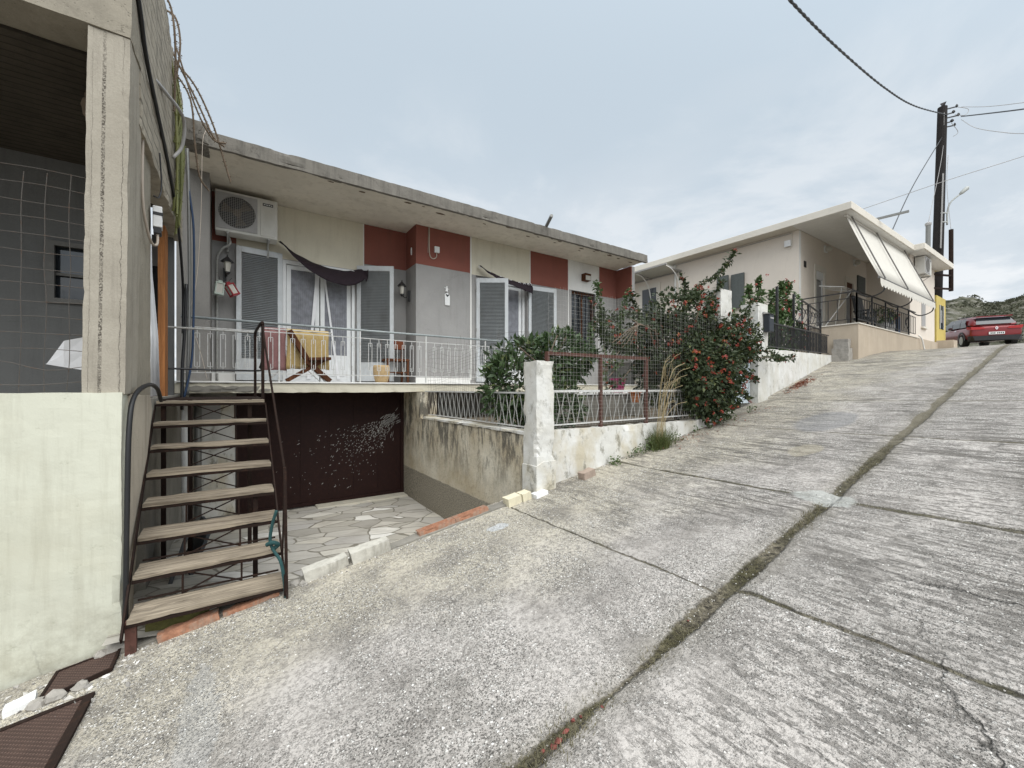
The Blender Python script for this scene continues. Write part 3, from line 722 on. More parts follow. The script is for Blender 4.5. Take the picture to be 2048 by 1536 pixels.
tag(wb_, 'white cut board propped inside the dark porch behind the mesh', 'board')

# things in the dark side opening
cv = B(); n = 15
for i in range(n + 1):
    f = i / n; y = 5.72 + 0.55 * f
    for z, k in ((-0.08, 1.0), (0.6, .75), (1.3, .45), (1.9, .28)):
        cv.v.append(Vector((-0.755 + 0.035 * math.sin(i * 1.9) * k - (0.03 if z > 1 else 0), 5.95 + (y - 5.95) * k, z)))
for i in range(n):
    for j in range(3): cv.f.append((i * 4 + j, (i + 1) * 4 + j, (i + 1) * 4 + j + 1, i * 4 + j + 1))
o = obj('curtain', cv, M['curtain2'], smooth=True); o.modifiers.new('thick', 'SOLIDIFY').thickness = 0.006
tag(o, 'long white curtain gathered beside the orange timber post', 'curtain')
tag(obj('timber_post', B().rbox(-0.80, -0.73, 6.72, 6.98, -0.1, 2.05, .1, .003), M['wood_or'], bevel=.004), 'orange brown timber post standing beside the white curtain', 'post')
t = thing('storage_cabinet', (-1.0, 7.2, -0.1), 'pale grey cabinet front with black panel for its dark opening behind the timber post', 'cabinet')
for q in ((-0.1, 0.85), (1.6, 1.9)): obj('panel', B().box(-1.05, -0.78, 7.05, 7.09, *q), M['greypl'], t)
obj('opening', B().box(-1.05, -0.80, 7.055, 7.085, 0.85, 1.6), M['blackpl'], t)  # solid black panel; the darkness of the opening is painted
t = thing('meter_box', (-0.64, 5.16, 1.5), 'small white electric box at top of the concrete post by the stairs', 'box')
obj('case', B().obox((-0.615, 5.16, 1.63), (.07, .13, .2), rz=.1), M['whitepl'], t, bevel=.008)
obj('band', B().obox((-0.612, 5.16, 1.655), (.075, .135, .03), rz=.1), M['blackpl'], t)
obj('base', B().obox((-0.615, 5.16, 1.50), (.06, .12, .06), rz=.1), M['blackpl'], t, bevel=.006)
tag(obj('conduit_pipe', B().tube(curve([(-.645, 4.62, 2.75), (-.652, 4.66, 2.2), (-.655, 4.66, 1.75), (-.65, 4.72, 1.5), (-.63, 4.9, 1.33), (-.61, 5.08, 1.36), (-.612, 5.14, 1.5)]), .011), M['beigepipe'], smooth=True), 'beige conduit running down the concrete post and looping to the white electric box', 'pipe')
tag(obj('black_cable', B().tube(curve([(-.75, 4.03, 3.3), (-.62, 4.12, 3.02), (-.61, 4.5, 2.75), (-.61, 5.1, 2.62), (-.612, 6.0, 2.45), (-.615, 6.9, 2.1), (-.62, 7.5, 1.5), (-.63, 7.63, .8)]), .016), M['blackpl'], smooth=True), 'thick black cable sagging along the concrete side of the left building', 'cable')
tag(obj('black_cable', B().tube(curve([(-.61, 5.25, 2.3), (-.6, 5.28, 2.0), (-.61, 5.2, 1.85), (-.62, 5.0, 1.78)]), .007), M['blackpl'], smooth=True), 'short loose black cable end dangling above the electric box', 'cable')
tag(obj('black_hose', B().tube(curve([(-.60, 5.25, -.12), (-.60, 5.0, .0), (-.61, 4.6, .03), (-.635, 4.2, -.06), (-.645, 4.07, -.3), (-.65, 4.03, -.9), (-.655, 4.02, -1.5), (-.66, 4.03, -1.86)]), .017), M['blackpl'], smooth=True), 'black hose running down the corner of the cream wall', 'hose')
tag(obj('grey_hose', B().tube(curve([(-.655, 5.0, 2.9), (-.60, 5.6, 3.1), (-.5, 6.1, 3.15), (-.52, 6.25, 2.9), (-.6, 6.2, 2.7)]), .018), M['greypl'], smooth=True), 'bent grey hose looping out of the concrete side wall', 'hose')
# cables and pipes in the corner between both buildings
corner = [('blue_pipe', 'bluepl', .014, 'long blue pipe in the corner between both buildings', [(-.575, 7.62, 3.4), (-.555, 7.56, 2.9), (-.50, 7.55, 2.3), (-.5, 7.56, 1.2), (-.52, 7.5, .4), (-.6, 7.4, -.15)]),
          ('grey_pipe', 'lead', .022, 'weathered grey pipe rising beside the blue pipe in the corner', [(-.58, 7.62, 3.5), (-.56, 7.56, 2.8), (-.55, 7.58, 1.5), (-.56, 7.55, .6), (-.57, 7.5, -.1)]),
          ('black_pipe', 'blackpl', .02, 'black pipe leaning in the corner left of the balcony railing', [(-.58, 7.5, 1.5), (-.6, 7.5, .8), (-.62, 7.45, .3), (-.62, 7.4, -.3)]),
          ('white_wire', 'beigepipe', .0045, 'thin white wire hanging from the roof corner down to the balcony rail', [(-.36, 7.62, 3.85), (-.40, 7.61, 3.6), (-.42, 7.6, 2.5), (-.47, 7.6, 1.6), (-.55, 7.62, 1.15), (-.62, 7.64, 1.05), (-.5, 7.66, .8), (-.42, 7.68, .5), (-.35, 7.69, .15)])]
for nm, mt, r, lab, pts in corner:
    tag(obj(nm, B().tube(curve(pts), r), M[mt], smooth=True), lab, 'pipe' if 'pipe' in nm else 'wire')

# trailing cactus hanging over the side beam
cs = thing('hanging_cactus', (-.6, 6.6, 2.2), 'trailing spiny cactus stems hanging over the concrete side wall', 'plant')
random.seed(11)
gb_, db_ = B(), B()
def stem(b, pts, r, spines=True):
    ps = curve(pts, 6); b.tube(ps, r, 6)
    if spines:
        for p in ps[::1]:
            for _ in range(5):
                d = rv(); leaf(b, p + d * r * .8, d, rv(), .02, .012, .0)
for i in range(16):
    y = 6.55 + random.uniform(-.25, .35); z0 = 3.5 + random.uniform(-.3, .4); L = random.uniform(.7, 1.75)
    stem(gb_, [(-.70, y, z0 + .5), (-.60 + random.uniform(-.02, .03), y + .05, z0), (-.585 + random.uniform(-.03, .05), y + random.uniform(-.1, .1), z0 - L * .5), (-.60 + random.uniform(-.02, .03), y + random.uniform(-.08, .08), z0 - L)], .013)
obj('green_stems', gb_, M['cactus'], cs)
for pts in ([(-.72, 6.6, 4.15), (-.45, 6.7, 3.95), (-.25, 6.8, 3.55), (-.12, 6.85, 3.1), (-.05, 6.88, 2.85)],
            [(-.7, 6.6, 4.3), (-.42, 6.7, 3.75), (-.24, 6.75, 3.35), (-.12, 6.8, 3.28)], [(-.6, 6.5, 4.2), (-.42, 6.6, 3.6), (-.25, 6.7, 3.3), (-.1, 6.7, 3.28)],
            [(-.7, 6.2, 4.4), (-.58, 6.2, 4.35), (-.54, 6.25, 4.1), (-.58, 6.3, 3.7)], [(-.7, 5.9, 4.4), (-.6, 6.0, 4.3), (-.57, 6.1, 3.9), (-.6, 6.3, 3.3)], [(-.7, 6.9, 4.2), (-.5, 7.0, 3.9), (-.45, 7.0, 3.3), (-.4, 7.05, 2.9), (-.3, 7.1, 2.75)]):
    stem(db_, pts, .011)
obj('grey_stems', db_, M['twig'], cs)

# ------------------------------------------------------------------ metal staircase
st = thing('metal_staircase', (-.15, 3.9, -1.8), 'brown iron staircase with worn wooden treads beside the cream wall', 'staircase')
random.seed(5)
NT = 8
ty = [3.79 + .25 * i for i in range(NT)]; tz = [-1.585 + .208 * i for i in range(NT)]
for i in range(NT):
    x0 = -.615 - .008 * i; x1 = .33 - .007 * i
    b = B()
    for k in range(2):
        b.rbox(x0, x1, ty[i] - .004 + k * .136, ty[i] + .127 + k * .145, tz[i] - .03, tz[i] + random.uniform(-.003, .003), .06, .003, 9, .012)
    td = obj('tread', b, M['tread'], st)
    obj('tread_frame', B().box(x0 - .005, x1 + .005, ty[i], ty[i] + .012, tz[i] - .056, tz[i] - .033).box(x0 - .005, x1 + .005, ty[i] + .272, ty[i] + .284, tz[i] - .056, tz[i] - .036).box(x0, x1, ty[i] + .012, ty[i] + .272, tz[i] - .040, tz[i] - .035), M['brown_iron'], td)
    # open riser lattice up to the next tread
    if i < NT - 1:
        b = B(); y = ty[i] + .262; za, zb = tz[i] + .004, tz[i + 1] - .04; c0, c1 = x0 + .28, x0 + .66
        if i < 2: b.bar((x0 + .02, y, za + .02), (x1 - .02, y, za + .02), .012)
        for xx in (c0, c1): b.bar((xx, y, za), (xx, y, zb), .014)
        b.bar((c0, y, za), (c1, y, zb), .01); b.bar((c0, y + .012, zb), (c1, y + .012, za), .01)
        obj('riser_lattice', b, M['brown_iron'], st)
sl = (tz[-1] - tz[0]) / (ty[-1] - ty[0])
for nm, x0, x1 in (('stringer', -.63, -.69), ('stringer', .345, .295)):
    b = B(); b.bar((x0, 3.72, tz[0] - .1), (x1, 5.62, tz[-1] - .06), .012, .055)
    obj(nm, b, M['brown_iron'], st)
obj('foot_post', B().box(-.625, -.565, 3.80, 3.84, -1.9, -1.6), M['rust'], st)
obj('foot_post', B().box(.325, .352, 3.745, 3.775, -1.76, -1.5), M['brown_iron'], st)
for p in ((.16, 4.60, -2.2, -1.02), (.14, 5.6, -2.2, -.12), (-.4, 5.6, -2.2, -.12), (-.62, 5.6, -2.2, -.12)):
    obj('support_leg', B().box(p[0] - .02, p[0] + .02, p[1] - .02, p[1] + .02, p[2], p[3]), M['brown_iron'], st)
hr = B().tube([(.285, 5.94, .78), (.29, 5.6, .52), (.335, 3.80, -.66)], .0105, 8)
obj('handrail', hr, M['brown_iron'], st, smooth=True)
obj('handrail_post', B().bar((.335, 3.80, -.64), (.345, 3.745, -1.74), .022).bar((.33, 3.95, -1.45), (.335, 3.8, -.7), .014), M['brown_iron'], st)
obj('landing', B().box(-.68, .29, 5.82, 7.5, -.16, -.12), M['brown_iron'], st)
for p in ((.285, 5.94), (.245, 7.1)):
    obj('landing_post', B().bar((p[0], p[1], -.15), (p[0], p[1], .78), .034), M['brown_iron'], st)
obj('landing_rail', B().tube(curve([(.285, 5.94, .77), (.28, 6.05, .83), (.25, 7.0, .83), (.245, 7.1, .77)], 5), .018), M['brown_iron'], st)
obj('landing_rail', B().tube([(.245, 7.1, .82), (-.9, 7.1, .82)], .014), M['dull_iron'], st)
obj('landing_rail', B().tube(curve([(.285, 5.96, .38), (.27, 6.3, .28), (.245, 7.1, .26), (-.9, 7.1, .27)], 4), .013), M['black_iron'], st)
tag(obj('green_strap', B().tube(curve([(.29, 3.98, -1.03), (.26, 4.0, -1.15), (.245, 4.0, -1.28), (.27, 3.97, -1.36), (.31, 3.86, -1.42), (.33, 3.8, -1.55), (.34, 3.74, -1.7)]), .013, 7).tube(curve([(.22, 4.0, -1.31), (.26, 3.97, -1.29), (.30, 3.98, -1.32), (.26, 4.0, -1.36)]), .018, 7), M['teal'], smooth=True), 'teal green cloth strap knotted to lower stair post', 'strap')
tag(obj('mossy_block', B().rbox(-.54, -.17, 3.95, 4.16, -2.1, -1.635, .05, .008, 8), M['mossy']), 'mossy yellow green block under the lowest stair tread', 'block')
for i, (x, tl) in enumerate(((-.48, .28), (-.36, .36))):
    m = Matrix.Rotation(R(12 * i), 3, 'Z') @ Matrix.Rotation(tl, 3, 'Y')
    tag(obj('dark_slab', B().obox((x, 5.35 + .25 * i, -1.75), (.035, .5, .62), m), M['slate'], bevel=.005), ('dark grey slab leaning under the stairs, nearer the cream wall', 'dark grey slab leaning under the stairs, nearer the courtyard')[i], 'slab')
# ------------------------------------------------------------------ the grey, red and cream house
h1 = thing('painted_house', (4.6, 9.2, -2.2), 'low house painted grey, red and cream with a balcony over a garage', 'house')
# rear wall of the balcony, door opening x .80-2.2
w = B().box(-.36, .80, 9.5, 9.75, .11, 3.7).box(2.2, 3.4, 9.5, 9.75, .11, 3.7).box(.80, 2.2, 9.5, 9.75, 2.62, 3.7)
w.box(3.37, 4.90, 8.85, 9.5, .11, 3.7).box(6.45, 8.04, 8.85, 9.5, .11, 3.7).box(8.99, 9.91, 8.85, 9.5, .11, 3.7).box(4.90, 6.45, 8.85, 9.5, 2.78, 3.7).box(8.04, 8.99, 8.85, 9.5, 2.84, 3.7).box(8.04, 8.99, 8.85, 9.5, .11, 1.25)
obj('wall', w, M['grey_pl'], h1)
obj('rear_wall', B().box(-.9, 10.0, 9.76, 14.0, -2.4, 3.7), M['grey_pl'], h1)
# each painted field stands 4 mm proud of the stucco
def field(x0, x1, z0, z1, y, mat): obj('painted_field', B().box(x0, x1, y - .004, y + .02, z0, z1), M[mat], h1)
field(-.36, .02, 2.78, 3.69, 9.5, 'red'); field(.02, 2.38, 2.63, 3.69, 9.5, 'cream'); field(2.40, 3.366, 2.80, 3.69, 9.5, 'red')
field(3.366, 4.74, 2.81, 3.69, 8.85, 'red'); field(4.775, 6.54, 2.785, 3.69, 8.85, 'cream'); field(6.56, 7.90, 2.81, 3.69, 8.85, 'red')
field(7.93, 9.13, 2.845, 3.69, 8.85, 'white_pl'); field(9.15, 9.90, 2.81, 3.69, 8.85, 'red')
obj('painted_field', B().box(3.366, 3.39, 8.86, 9.49, 2.81, 3.69), M['red'], h1)
for q in ((2.38, 2.40, 9.488, 9.51, 2.45, 3.69), (4.74, 4.775, 8.838, 8.86, .2, 3.69), (6.54, 6.56, 8.838, 8.86, 2.5, 3.69), (7.90, 7.93, 8.838, 8.86, 1.0, 3.69), (9.13, 9.15, 8.838, 8.86, 1.0, 3.69)): obj('trim_strip', B().box(*q), M['white_pl'], h1)
obj('skirting', B().box(3.36, 4.74, 8.835, 8.85, .115, .25), M['white_pl'], h1); obj('skirting', B().box(-.36, .0, 9.485, 9.5, .115, .3), M['white_pl'], h1)
obj('end_pier', B().box(9.91, 10.06, 8.25, 9.5, -1.2, 3.69), M['grey_pl'], h1)
obj('painted_field', B().box(9.902, 9.93, 8.246, 8.85, 2.81, 3.69), M['red'], h1)
obj('left_pier', B().rbox(-.80, -.36, 8.72, 9.5, -.1, 3.69, .12, .004, 4), M['pier'], h1)
obj('roof_slab', B().rbox(-.72, 9.92, 7.67, 9.2, 3.70, 3.87, .05, .005, 6, .018).box(-.9, 9.92, 9.2, 14, 3.705, 3.86), M['roof_edge'], h1)
obj('roof_drip_edge', B().rbox(-.72, 9.92, 7.662, 7.74, 3.645, 3.702, .05, .005, 6, .02), M['roof_edge'], h1)
obj('roof_corner', B().rbox(-.66, -.33, 7.64, 8.1, 3.66, 3.97, .05, .012, 6, .06), M['roof_edge'], h1)
sf = grid(frange(-.70, 9.88, .12), frange(7.72, 9.5, .12), lambda x, y: 3.693 + .003 * noise.noise(Vector((x, y, 0)) * 3))
obj('soffit', sf, M['soffit'], h1)
# scars of lost plaster under the eaves
sc_ = B(); random.seed(21)
for i in range(26):
    x = random.uniform(-.2, 9.6); y = 7.78 + abs(random.gauss(0, .18)); a = random.uniform(.03, .12); k = 7
    pts = [(x + a * random.uniform(.6, 1.1) * math.cos(2 * math.pi * j / k), y + .35 * a * random.uniform(.6, 1.1) * math.sin(2 * math.pi * j / k)) for j in range(k)]
    sc_.prism(pts, 'Z', 3.684, 3.69)
obj('plaster_scars', sc_, M['twig'], h1)
sp = obj('roof_spout', B().tube([(6.35, 8.0, 3.905), (6.02, 7.30, 3.965)], .04, 10).tube([(6.02, 7.30, 3.965), (6.016, 7.293, 3.966)], .033, 10), M['lead'], h1)

obj('balcony_slab', B().rbox(-.74, 9.9, 7.68, 9.6, -.07, .085, .09, .004, 5, .03), M['cream'], h1)
obj('balcony_edging', B().box(-.77, 9.9, 7.65, 9.62, .088, .112), M['white_pl'], h1, bevel=.004)
# broken render at the left end of the slab edge
br = B(); random.seed(8)
top = [(-.66 + .09 * i, .05 - random.uniform(0, .03)) for i in range(12)]; bot = [(-.64 + .085 * i, -.062 + random.uniform(0, .03)) for i in range(12)]
br.prism(bot + top[::-1], 'Y', 7.668, 7.69)
for i in range(5):
    x = -.45 + i * .2 + random.uniform(-.05, .05); w_ = random.uniform(.06, .12); z_ = random.uniform(-.03, .02)
    br.prism([(x - w_, z_ - .012), (x - w_ * .3, z_ - .026), (x + w_ * .6, z_ - .016), (x + w_, z_ + .004), (x + w_ * .2, z_ + .02), (x - w_ * .6, z_ + .012)], 'Y', 7.655 - .002 * i, 7.67)
obj('broken_render', br, M['conc_grey'], h1)
obj('foundation_wall', B().rbox(-.95, .02, 8.5, 8.75, -2.4, -.07, .12, .01, 3).box(3.2, 9.9, 8.55, 8.8, -1.4, -.07), M['pier'], h1)
obj('plinth_paint', B().rbox(-.62, .0, 8.484, 8.5, -2.15, -.15, .08, .005, 5), M['whitewall'], h1)
obj('garage_pier', B().rbox(2.96, 3.3, 7.55, 8.7, -2.4, -.07, .1, .004, 4), M['court_pier'], h1)
gd = obj('garage_door', B().box(.06, 2.93, 8.5, 8.53, -2.17, -.1), M['garage'], h1)
fr = B().box(.02, .08, 8.47, 8.5, -2.2, -.08).box(2.89, 2.955, 8.47, 8.5, -2.2, -.08).box(.08, 2.89, 8.47, 8.5, -.14, -.08).box(.08, 2.89, 8.475, 8.5, -2.19, -2.13)
for x in (1.02, 1.96): fr.box(x - .018, x + .018, 8.488, 8.5, -2.13, -.14)
for x in (.55, 1.5, 2.42): fr.box(x - .006, x + .006, 8.494, 8.5, -2.13, -.14)
obj('door_frame', fr, M['garage'], gd)
sp_ = B(); random.seed(4)
def fleck(x, z, l, w, a):
    d = Vector((math.cos(a), 0, math.sin(a))); q = Vector((-d.z, 0, d.x)); c = Vector((x, 8.486, z))
    k = 7; sp_.add([c + d * (l / 2 * math.cos(2 * math.pi * j / k)) + q * (w / 2 * math.sin(2 * math.pi * j / k) * random.uniform(.7, 1.2)) for j in range(k)], [tuple(range(k))])
for i in range(620):
    f = abs(random.gauss(0, .42)); x = 2.72 - f * random.uniform(.5, 2.6); z = -.62 - f * random.uniform(.35, 1.9)
    if x < .2 or z < -2.1 or z > -.3: continue
    s = random.random() ** 2.4
    el = random.random() < .35
    fleck(x, z, .009 + (.07 * random.random() if el else .015) * (.3 + s), .006 + .008 * s, random.gauss(.75, .25) if x < 2.3 else random.gauss(1.2, .4))
for i in range(46):
    a = random.gauss(.62, .2); fleck(2.70 + random.gauss(0, .075), -.62 + random.gauss(0, .06), random.uniform(.05, .16), random.uniform(.006, .016), a)
for i in range(16): fleck(2.66 + random.gauss(0, .07), -.85 + random.gauss(0, .16), random.uniform(.05, .16), .008, 1.45 + random.gauss(0, .1))
obj('paint_splatter', sp_, M['splash'], gd)['kind'] = 'stuff'
obj('threshold', B().box(1.25, 2.95, 8.2, 8.5, -2.3, -2.185), M['marble'], h1, bevel=.008)
obj('meter_niche', B().box(-.55, -.2, 8.46, 8.48, -.55, -.15), M['greypl'], h1); obj('wall_socket', B().box(-.3, -.22, 8.42, 8.484, -1.0, -.9), M['greypl'], h1)
obj('drain_pipe', B().tube([(-.5, 8.4, -.1), (-.5, 8.4, -2.2)], .05, 10), M['lead'], h1, smooth=True)
obj('drain_pipe', B().tube([(-.66, 8.2, -.1), (-.64, 8.2, -2.2)], .06, 10), M['whitepl'], h1, smooth=True)

# balcony double door, glazed upper halves with lace behind
def glazed_leaf(x0, x1, y, z0, z1, zp):
    d = B(); f = .085
    d.box(x0, x0 + f, y, y + .045, z0, z1).box(x1 - f, x1, y, y + .045, z0, z1).box(x0 + f, x1 - f, y, y + .045, z1 - f, z1).box(x0 + f, x1 - f, y + .004, y + .041, z0, zp)
    d.box(x0 + f + .04, x1 - f - .04, y - .008, y + .01, z0 + .12, zp - .08)
    o = obj('glazed_door', d, M['doorwhite'], h1, bevel=.005)
    obj('pane', B().box(x0 + f, x1 - f, y + .018, y + .024, zp, z1 - f), M['glass_w'], o)
    c = B(); n = 60
    for i in range(n + 1):
        x = x0 + f + (x1 - x0 - 2 * f) * i / n
        yy = y + .012 - .009 * (0.5 + .5 * math.sin(i * 1.3)); c.v += [Vector((x, yy, zp + .002)), Vector((x, yy, z1 - f - .002))]
    c.f = [(2 * i, 2 * i + 2, 2 * i + 3, 2 * i + 1) for i in range(n)]
    obj('lace_curtain', c, M['curtain'], o, smooth=True)
obj('door_frame', B().box(.80, .86, 9.5, 9.62, .13, 2.62).box(2.14, 2.2, 9.5, 9.62, .13, 2.62).box(.86, 2.14, 9.5, 9.62, 2.55, 2.62).box(.8, 2.2, 9.46, 9.62, .112, .135), M['doorwhite'], h1)
glazed_leaf(.87, 1.49, 9.55, .14, 2.54, .72); glazed_leaf(1.51, 2.13, 9.55, .14, 2.54, .72)
obj('door_drape', B().add([(1.42, 9.535, 2.45), (1.50, 9.53, 2.45), (1.36, 9.53, 1.1), (1.24, 9.53, .2), (1.32, 9.53, .2)], [(0, 1, 2), (0, 2, 3), (2, 4, 3)]), M['curtain2'], h1)
obj('door_drape', B().add([(1.56, 9.535, 2.45), (1.60, 9.53, 2.45), (1.78, 9.53, 1.0), (1.9, 9.53, .2), (1.84, 9.53, .2)], [(0, 2, 1), (0, 3, 2), (0, 4, 3)]), M['curtain2'], h1)
obj('black_backing', B().box(.8, 2.2, 9.72, 9.74, .11, 2.62), M['blackpl'], h1)  # black sheet in place of the unlit room behind the door
# second balcony door, leaf ajar
obj('door_frame', B().box(4.90, 4.97, 8.95, 9.05, .13, 2.78).box(6.38, 6.45, 8.95, 9.05, .13, 2.78).box(4.97, 6.38, 8.95, 9.05, 2.7, 2.78), M['doorwhite'], h1)
glazed_leaf(4.98, 5.67, 9.0, .14, 2.69, .9); glazed_leaf(5.69, 6.37, 9.0, .14, 2.69, .9)

# louvred shutters: hinge point, direction, width
def shutter(hx, hy, ang, wd, z0, z1, side):
    m = Matrix.Rotation(ang, 3, 'Z'); H = Vector((hx, hy, 0))
    def T(b): return b.warp(lambda v: H + m @ v)
    f = .085
    fb = B().box(0, f, -.02, .02, z0, z1).box(wd - f, wd, -.02, .02, z0, z1).box(f, wd - f, -.02, .02, z1 - .11, z1).box(f, wd - f, -.018, .018, z0, z0 + .42)
    o = obj('shutter', T(fb), M['shutter'], h1, bevel=.004)
    lv = B(); z = z0 + .445
    while z < z1 - .12:
        lv.obox((wd / 2, 0, z), (wd - 2 * f + .01, .038, .007), Matrix.Rotation(R(38) * side, 3, 'X')); z += .034
    obj('louvres', T(lv), M['louvre'], o)
    hb = B()
    for z in (z0 + .3, (z0 + z1) / 2, z1 - .3): hb.tube([(0, side * .024, z - .04), (0, side * .024, z + .04)], .012, 6)
    obj('hinge', T(hb), M['dull_iron'], o)
shutter(.79, 9.47, R(180 + 7), .78, .16, 2.72, -1)
shutter(2.24, 9.46, R(-30), .80, .16, 2.72, -1)
shutter(4.90, 8.82, R(-34), .78, .16, 2.70, -1)
shutter(6.48, 8.82, R(-7), .88, .16, 2.74, -1)

# barred window
bw = obj('barred_window', B().box(8.04, 8.10, 8.93, 8.99, 1.25, 2.84).box(8.93, 8.99, 8.93, 8.99, 1.25, 2.84).box(8.1, 8.93, 8.93, 8.99, 2.77, 2.84).box(8.49, 8.54, 8.93, 8.99, 1.25, 2.77), M['wood_br'], h1)
obj('pane', B().box(8.1, 8.93, 9.0, 9.01, 1.25, 2.77), M['glass'], bw)
g = B()
for i in range(9): g.bar((8.06 + .113 * i, 8.87, 1.25), (8.06 + .113 * i, 8.87, 2.82), .014)
for k in range(5): g.bar((8.05, 8.87, 1.4 + .32 * k), (8.98, 8.87, 1.4 + .32 * k), .016)
obj('window_bars', g, M['black_iron'], bw)

# balcony railing
rl = thing('balcony_railing', (2.7, 7.72, .112), 'thin white iron railing along the balcony of the painted house', 'railing')
obj('top_rail', B().tube([(-.66, 7.71, 1.06), (2.5, 7.71, 1.055), (5.98, 7.71, 1.05)], .02, 10), M['rail'], rl, smooth=True)
obj('lower_rail', B().bar((-.64, 7.71, .92), (5.96, 7.71, .91), .012), M['white_iron'], rl)
obj('lower_rail', B().bar((-.64, 7.71, .24), (5.96, 7.71, .24), .014), M['white_iron'], rl)
for x in (-.64, .60, 1.88, 3.14, 4.5, 5.95): obj('post', B().bar((x, 7.71, .112), (x, 7.71, 1.05), .022), M['white_iron'], rl)
x = -.50
while x < 5.85:
    if min(abs(x + .03 - q) for q in (-.64, .60, 1.88, 3.14, 4.5)) > .06:
        b = B()
        for xx in (x, x + .062): b.bar((xx, 7.71, .33), (xx, 7.71, .83), .0085)
        for z in (.33, .83): b.bar((x, 7.71, z), (x + .062, 7.71, z), .0085)
        b.bar((x + .031, 7.71, .24), (x + .031, 7.71, .40), .0085); b.bar((x + .031, 7.71, .76), (x + .031, 7.71, .92), .0085)
        obj('baluster', b, M['white_iron'], rl)
    x += .158

# air conditioner (generic), with a dark label plate
def aircon(loc, label, rot=0.0, plate=True):
    a = thing('air_conditioner', loc, label, 'air conditioner'); m = Matrix.Rotation(rot, 3, 'Z'); L = Vector(loc)
    T = lambda b: b.warp(lambda v: L + m @ v)
    W, D, H = .98, .34, .74
    cb = B().box(0, W, .012, D, .0, H)
    obj('casing', T(cb), M['ac'], a, bevel=.015)
    fr = B(); cx, cz, r = .335, .37, .285; k = 40
    ring = [(cx + r * math.cos(2 * math.pi * j / k), cz + r * math.sin(2 * math.pi * j / k)) for j in range(k)]
    def sq(j):
        t = 2 * math.pi * j / k; c, s = math.cos(t), math.sin(t); q = 1 / max(abs(c), abs(s)); return (cx + .315 * c * q, cz + .325 * s * q)
    fr.add([(p[0], -.004, p[1]) for p in ring] + [(sq(j)[0], -.004, sq(j)[1]) for j in range(k)] + [(p[0], .010, p[1]) for p in ring] + [(sq(j)[0], .010, sq(j)[1]) for j in range(k)],
           [(j, (j + 1) % k, k + (j + 1) % k, k + j) for j in range(k)] + [(j, 2 * k + j, 2 * k + (j + 1) % k, (j + 1) % k) for j in range(k)] + [(k + j, k + (j + 1) % k, 3 * k + (j + 1) % k, 3 * k + j) for j in range(k)])
    obj('fan_panel', T(fr), M['greypl'], a)
    obj('fan_recess', T(B().tube([(cx, .0095, cz), (cx, .0118, cz)], r * 1.02, 40)), M['ac_dark'], a)
    bl = B()
    for q in range(3):
        t = 2.1 * q + .4; bl.add([(cx, .004, cz), (cx + .26 * math.cos(t), .001, cz + .26 * math.sin(t)), (cx + .25 * math.cos(t + .75), .0085, cz + .25 * math.sin(t + .75))], [(0, 1, 2), (2, 1, 0)])
    bl.tube([(cx, .0, cz), (cx, .009, cz)], .07, 16)
    obj('fan', T(bl), M['twig'], a)
    gr = B()
    for q in range(-9, 10):
        o_ = q * .03; h_ = math.sqrt(max(0, r * r - o_ * o_))
        gr.bar((cx + o_, -.012, cz - h_), (cx + o_, -.012, cz + h_), .0055); gr.bar((cx - h_, -.016, cz + o_), (cx + h_, -.016, cz + o_), .004)
    obj('grille', T(gr), M['ac_grille'], a)
    obj('service_panel', T(B().box(.70, .945, -.002, .02, .035, .70)), M['ac'], a, bevel=.006)
    if plate: 
        pl = obj('label_plate', T(B().box(.735, .905, -.0055, -.002, .60, .65)), M['blackpl'], a)
        obj('label_marks', T(B().box(.75, .78, -.0075, -.0055, .618, .632).box(.79, .82, -.0075, -.0055, .618, .632).box(.83, .86, -.0075, -.0055, .618, .632).box(.87, .89, -.0075, -.0055, .618, .632)), M['whitepl'], pl)
    for x in (.17, .82): obj('bracket', T(B().box(x, x + .035, .0, D + .05, -.035, .0).box(x, x + .035, D - .0, D + .03, -.28, -.035).bar((x + .017, .05, -.03), (x + .017, D, -.24), .018)), M['dull_iron'], a)
    return a
aircon((-.30, 9.08, 2.86), 'old white air conditioner mounted above the left shutter of the balcony')
tag(obj('refrigerant_pipe', B().tube(curve([(-.1, 9.35, 2.85), (-.08, 9.3, 2.7), (-.2, 9.35, 2.6), (-.27, 9.42, 2.45), (-.28, 9.46, 2.2), (-.28, 9.47, 1.0), (-.28, 9.47, .15)]), .022), M['dull_iron'], smooth=True), 'painted pipe dropping from the air conditioner to balcony floor', 'pipe')

# dark cloths hung as sun shades
def cloth(name, label, pts_top, drop, depth):
    b = B(); n = 26; top = curve(pts_top, 10); m = 9
    N_ = len(top)
    for i, p in enumerate(top):
        f = i / (N_ - 1); dr = drop(f)
        for j in range(m):
            t = j / (m - 1)
            b.v.append(p + Vector((0.02 * math.sin(7 * f + 3 * t), -depth * math.sin(t * math.pi * .5) + .012 * math.sin(i * .9 + j), -dr * t)))
    b.f = [(i * m + j, i * m + j + 1, (i + 1) * m + j + 1, (i + 1) * m + j) for i in range(N_ - 1) for j in range(m - 1)]
    t_ = thing(name, top[N_ // 2], label, 'awning')
    o = obj('cloth', b, M['blackcloth'], t_, smooth=True); o.modifiers.new('thick', 'SOLIDIFY').thickness = 0.004
    return t_, top
ca_, top = cloth('shade_cloth', 'dark cloth with eyelets slung over the left balcony door', [(.72, 9.42, 2.94), (1.05, 9.36, 2.72), (1.5, 9.32, 2.56), (2.0, 9.35, 2.54), (2.36, 9.44, 2.68), (2.42, 9.45, 2.70)], lambda f: .06 + .42 * math.sin(math.pi * min(1, f * 1.0)) ** 1.2 * (0.4 + .6 * f) + (.0 if f < .8 else .1), .22)
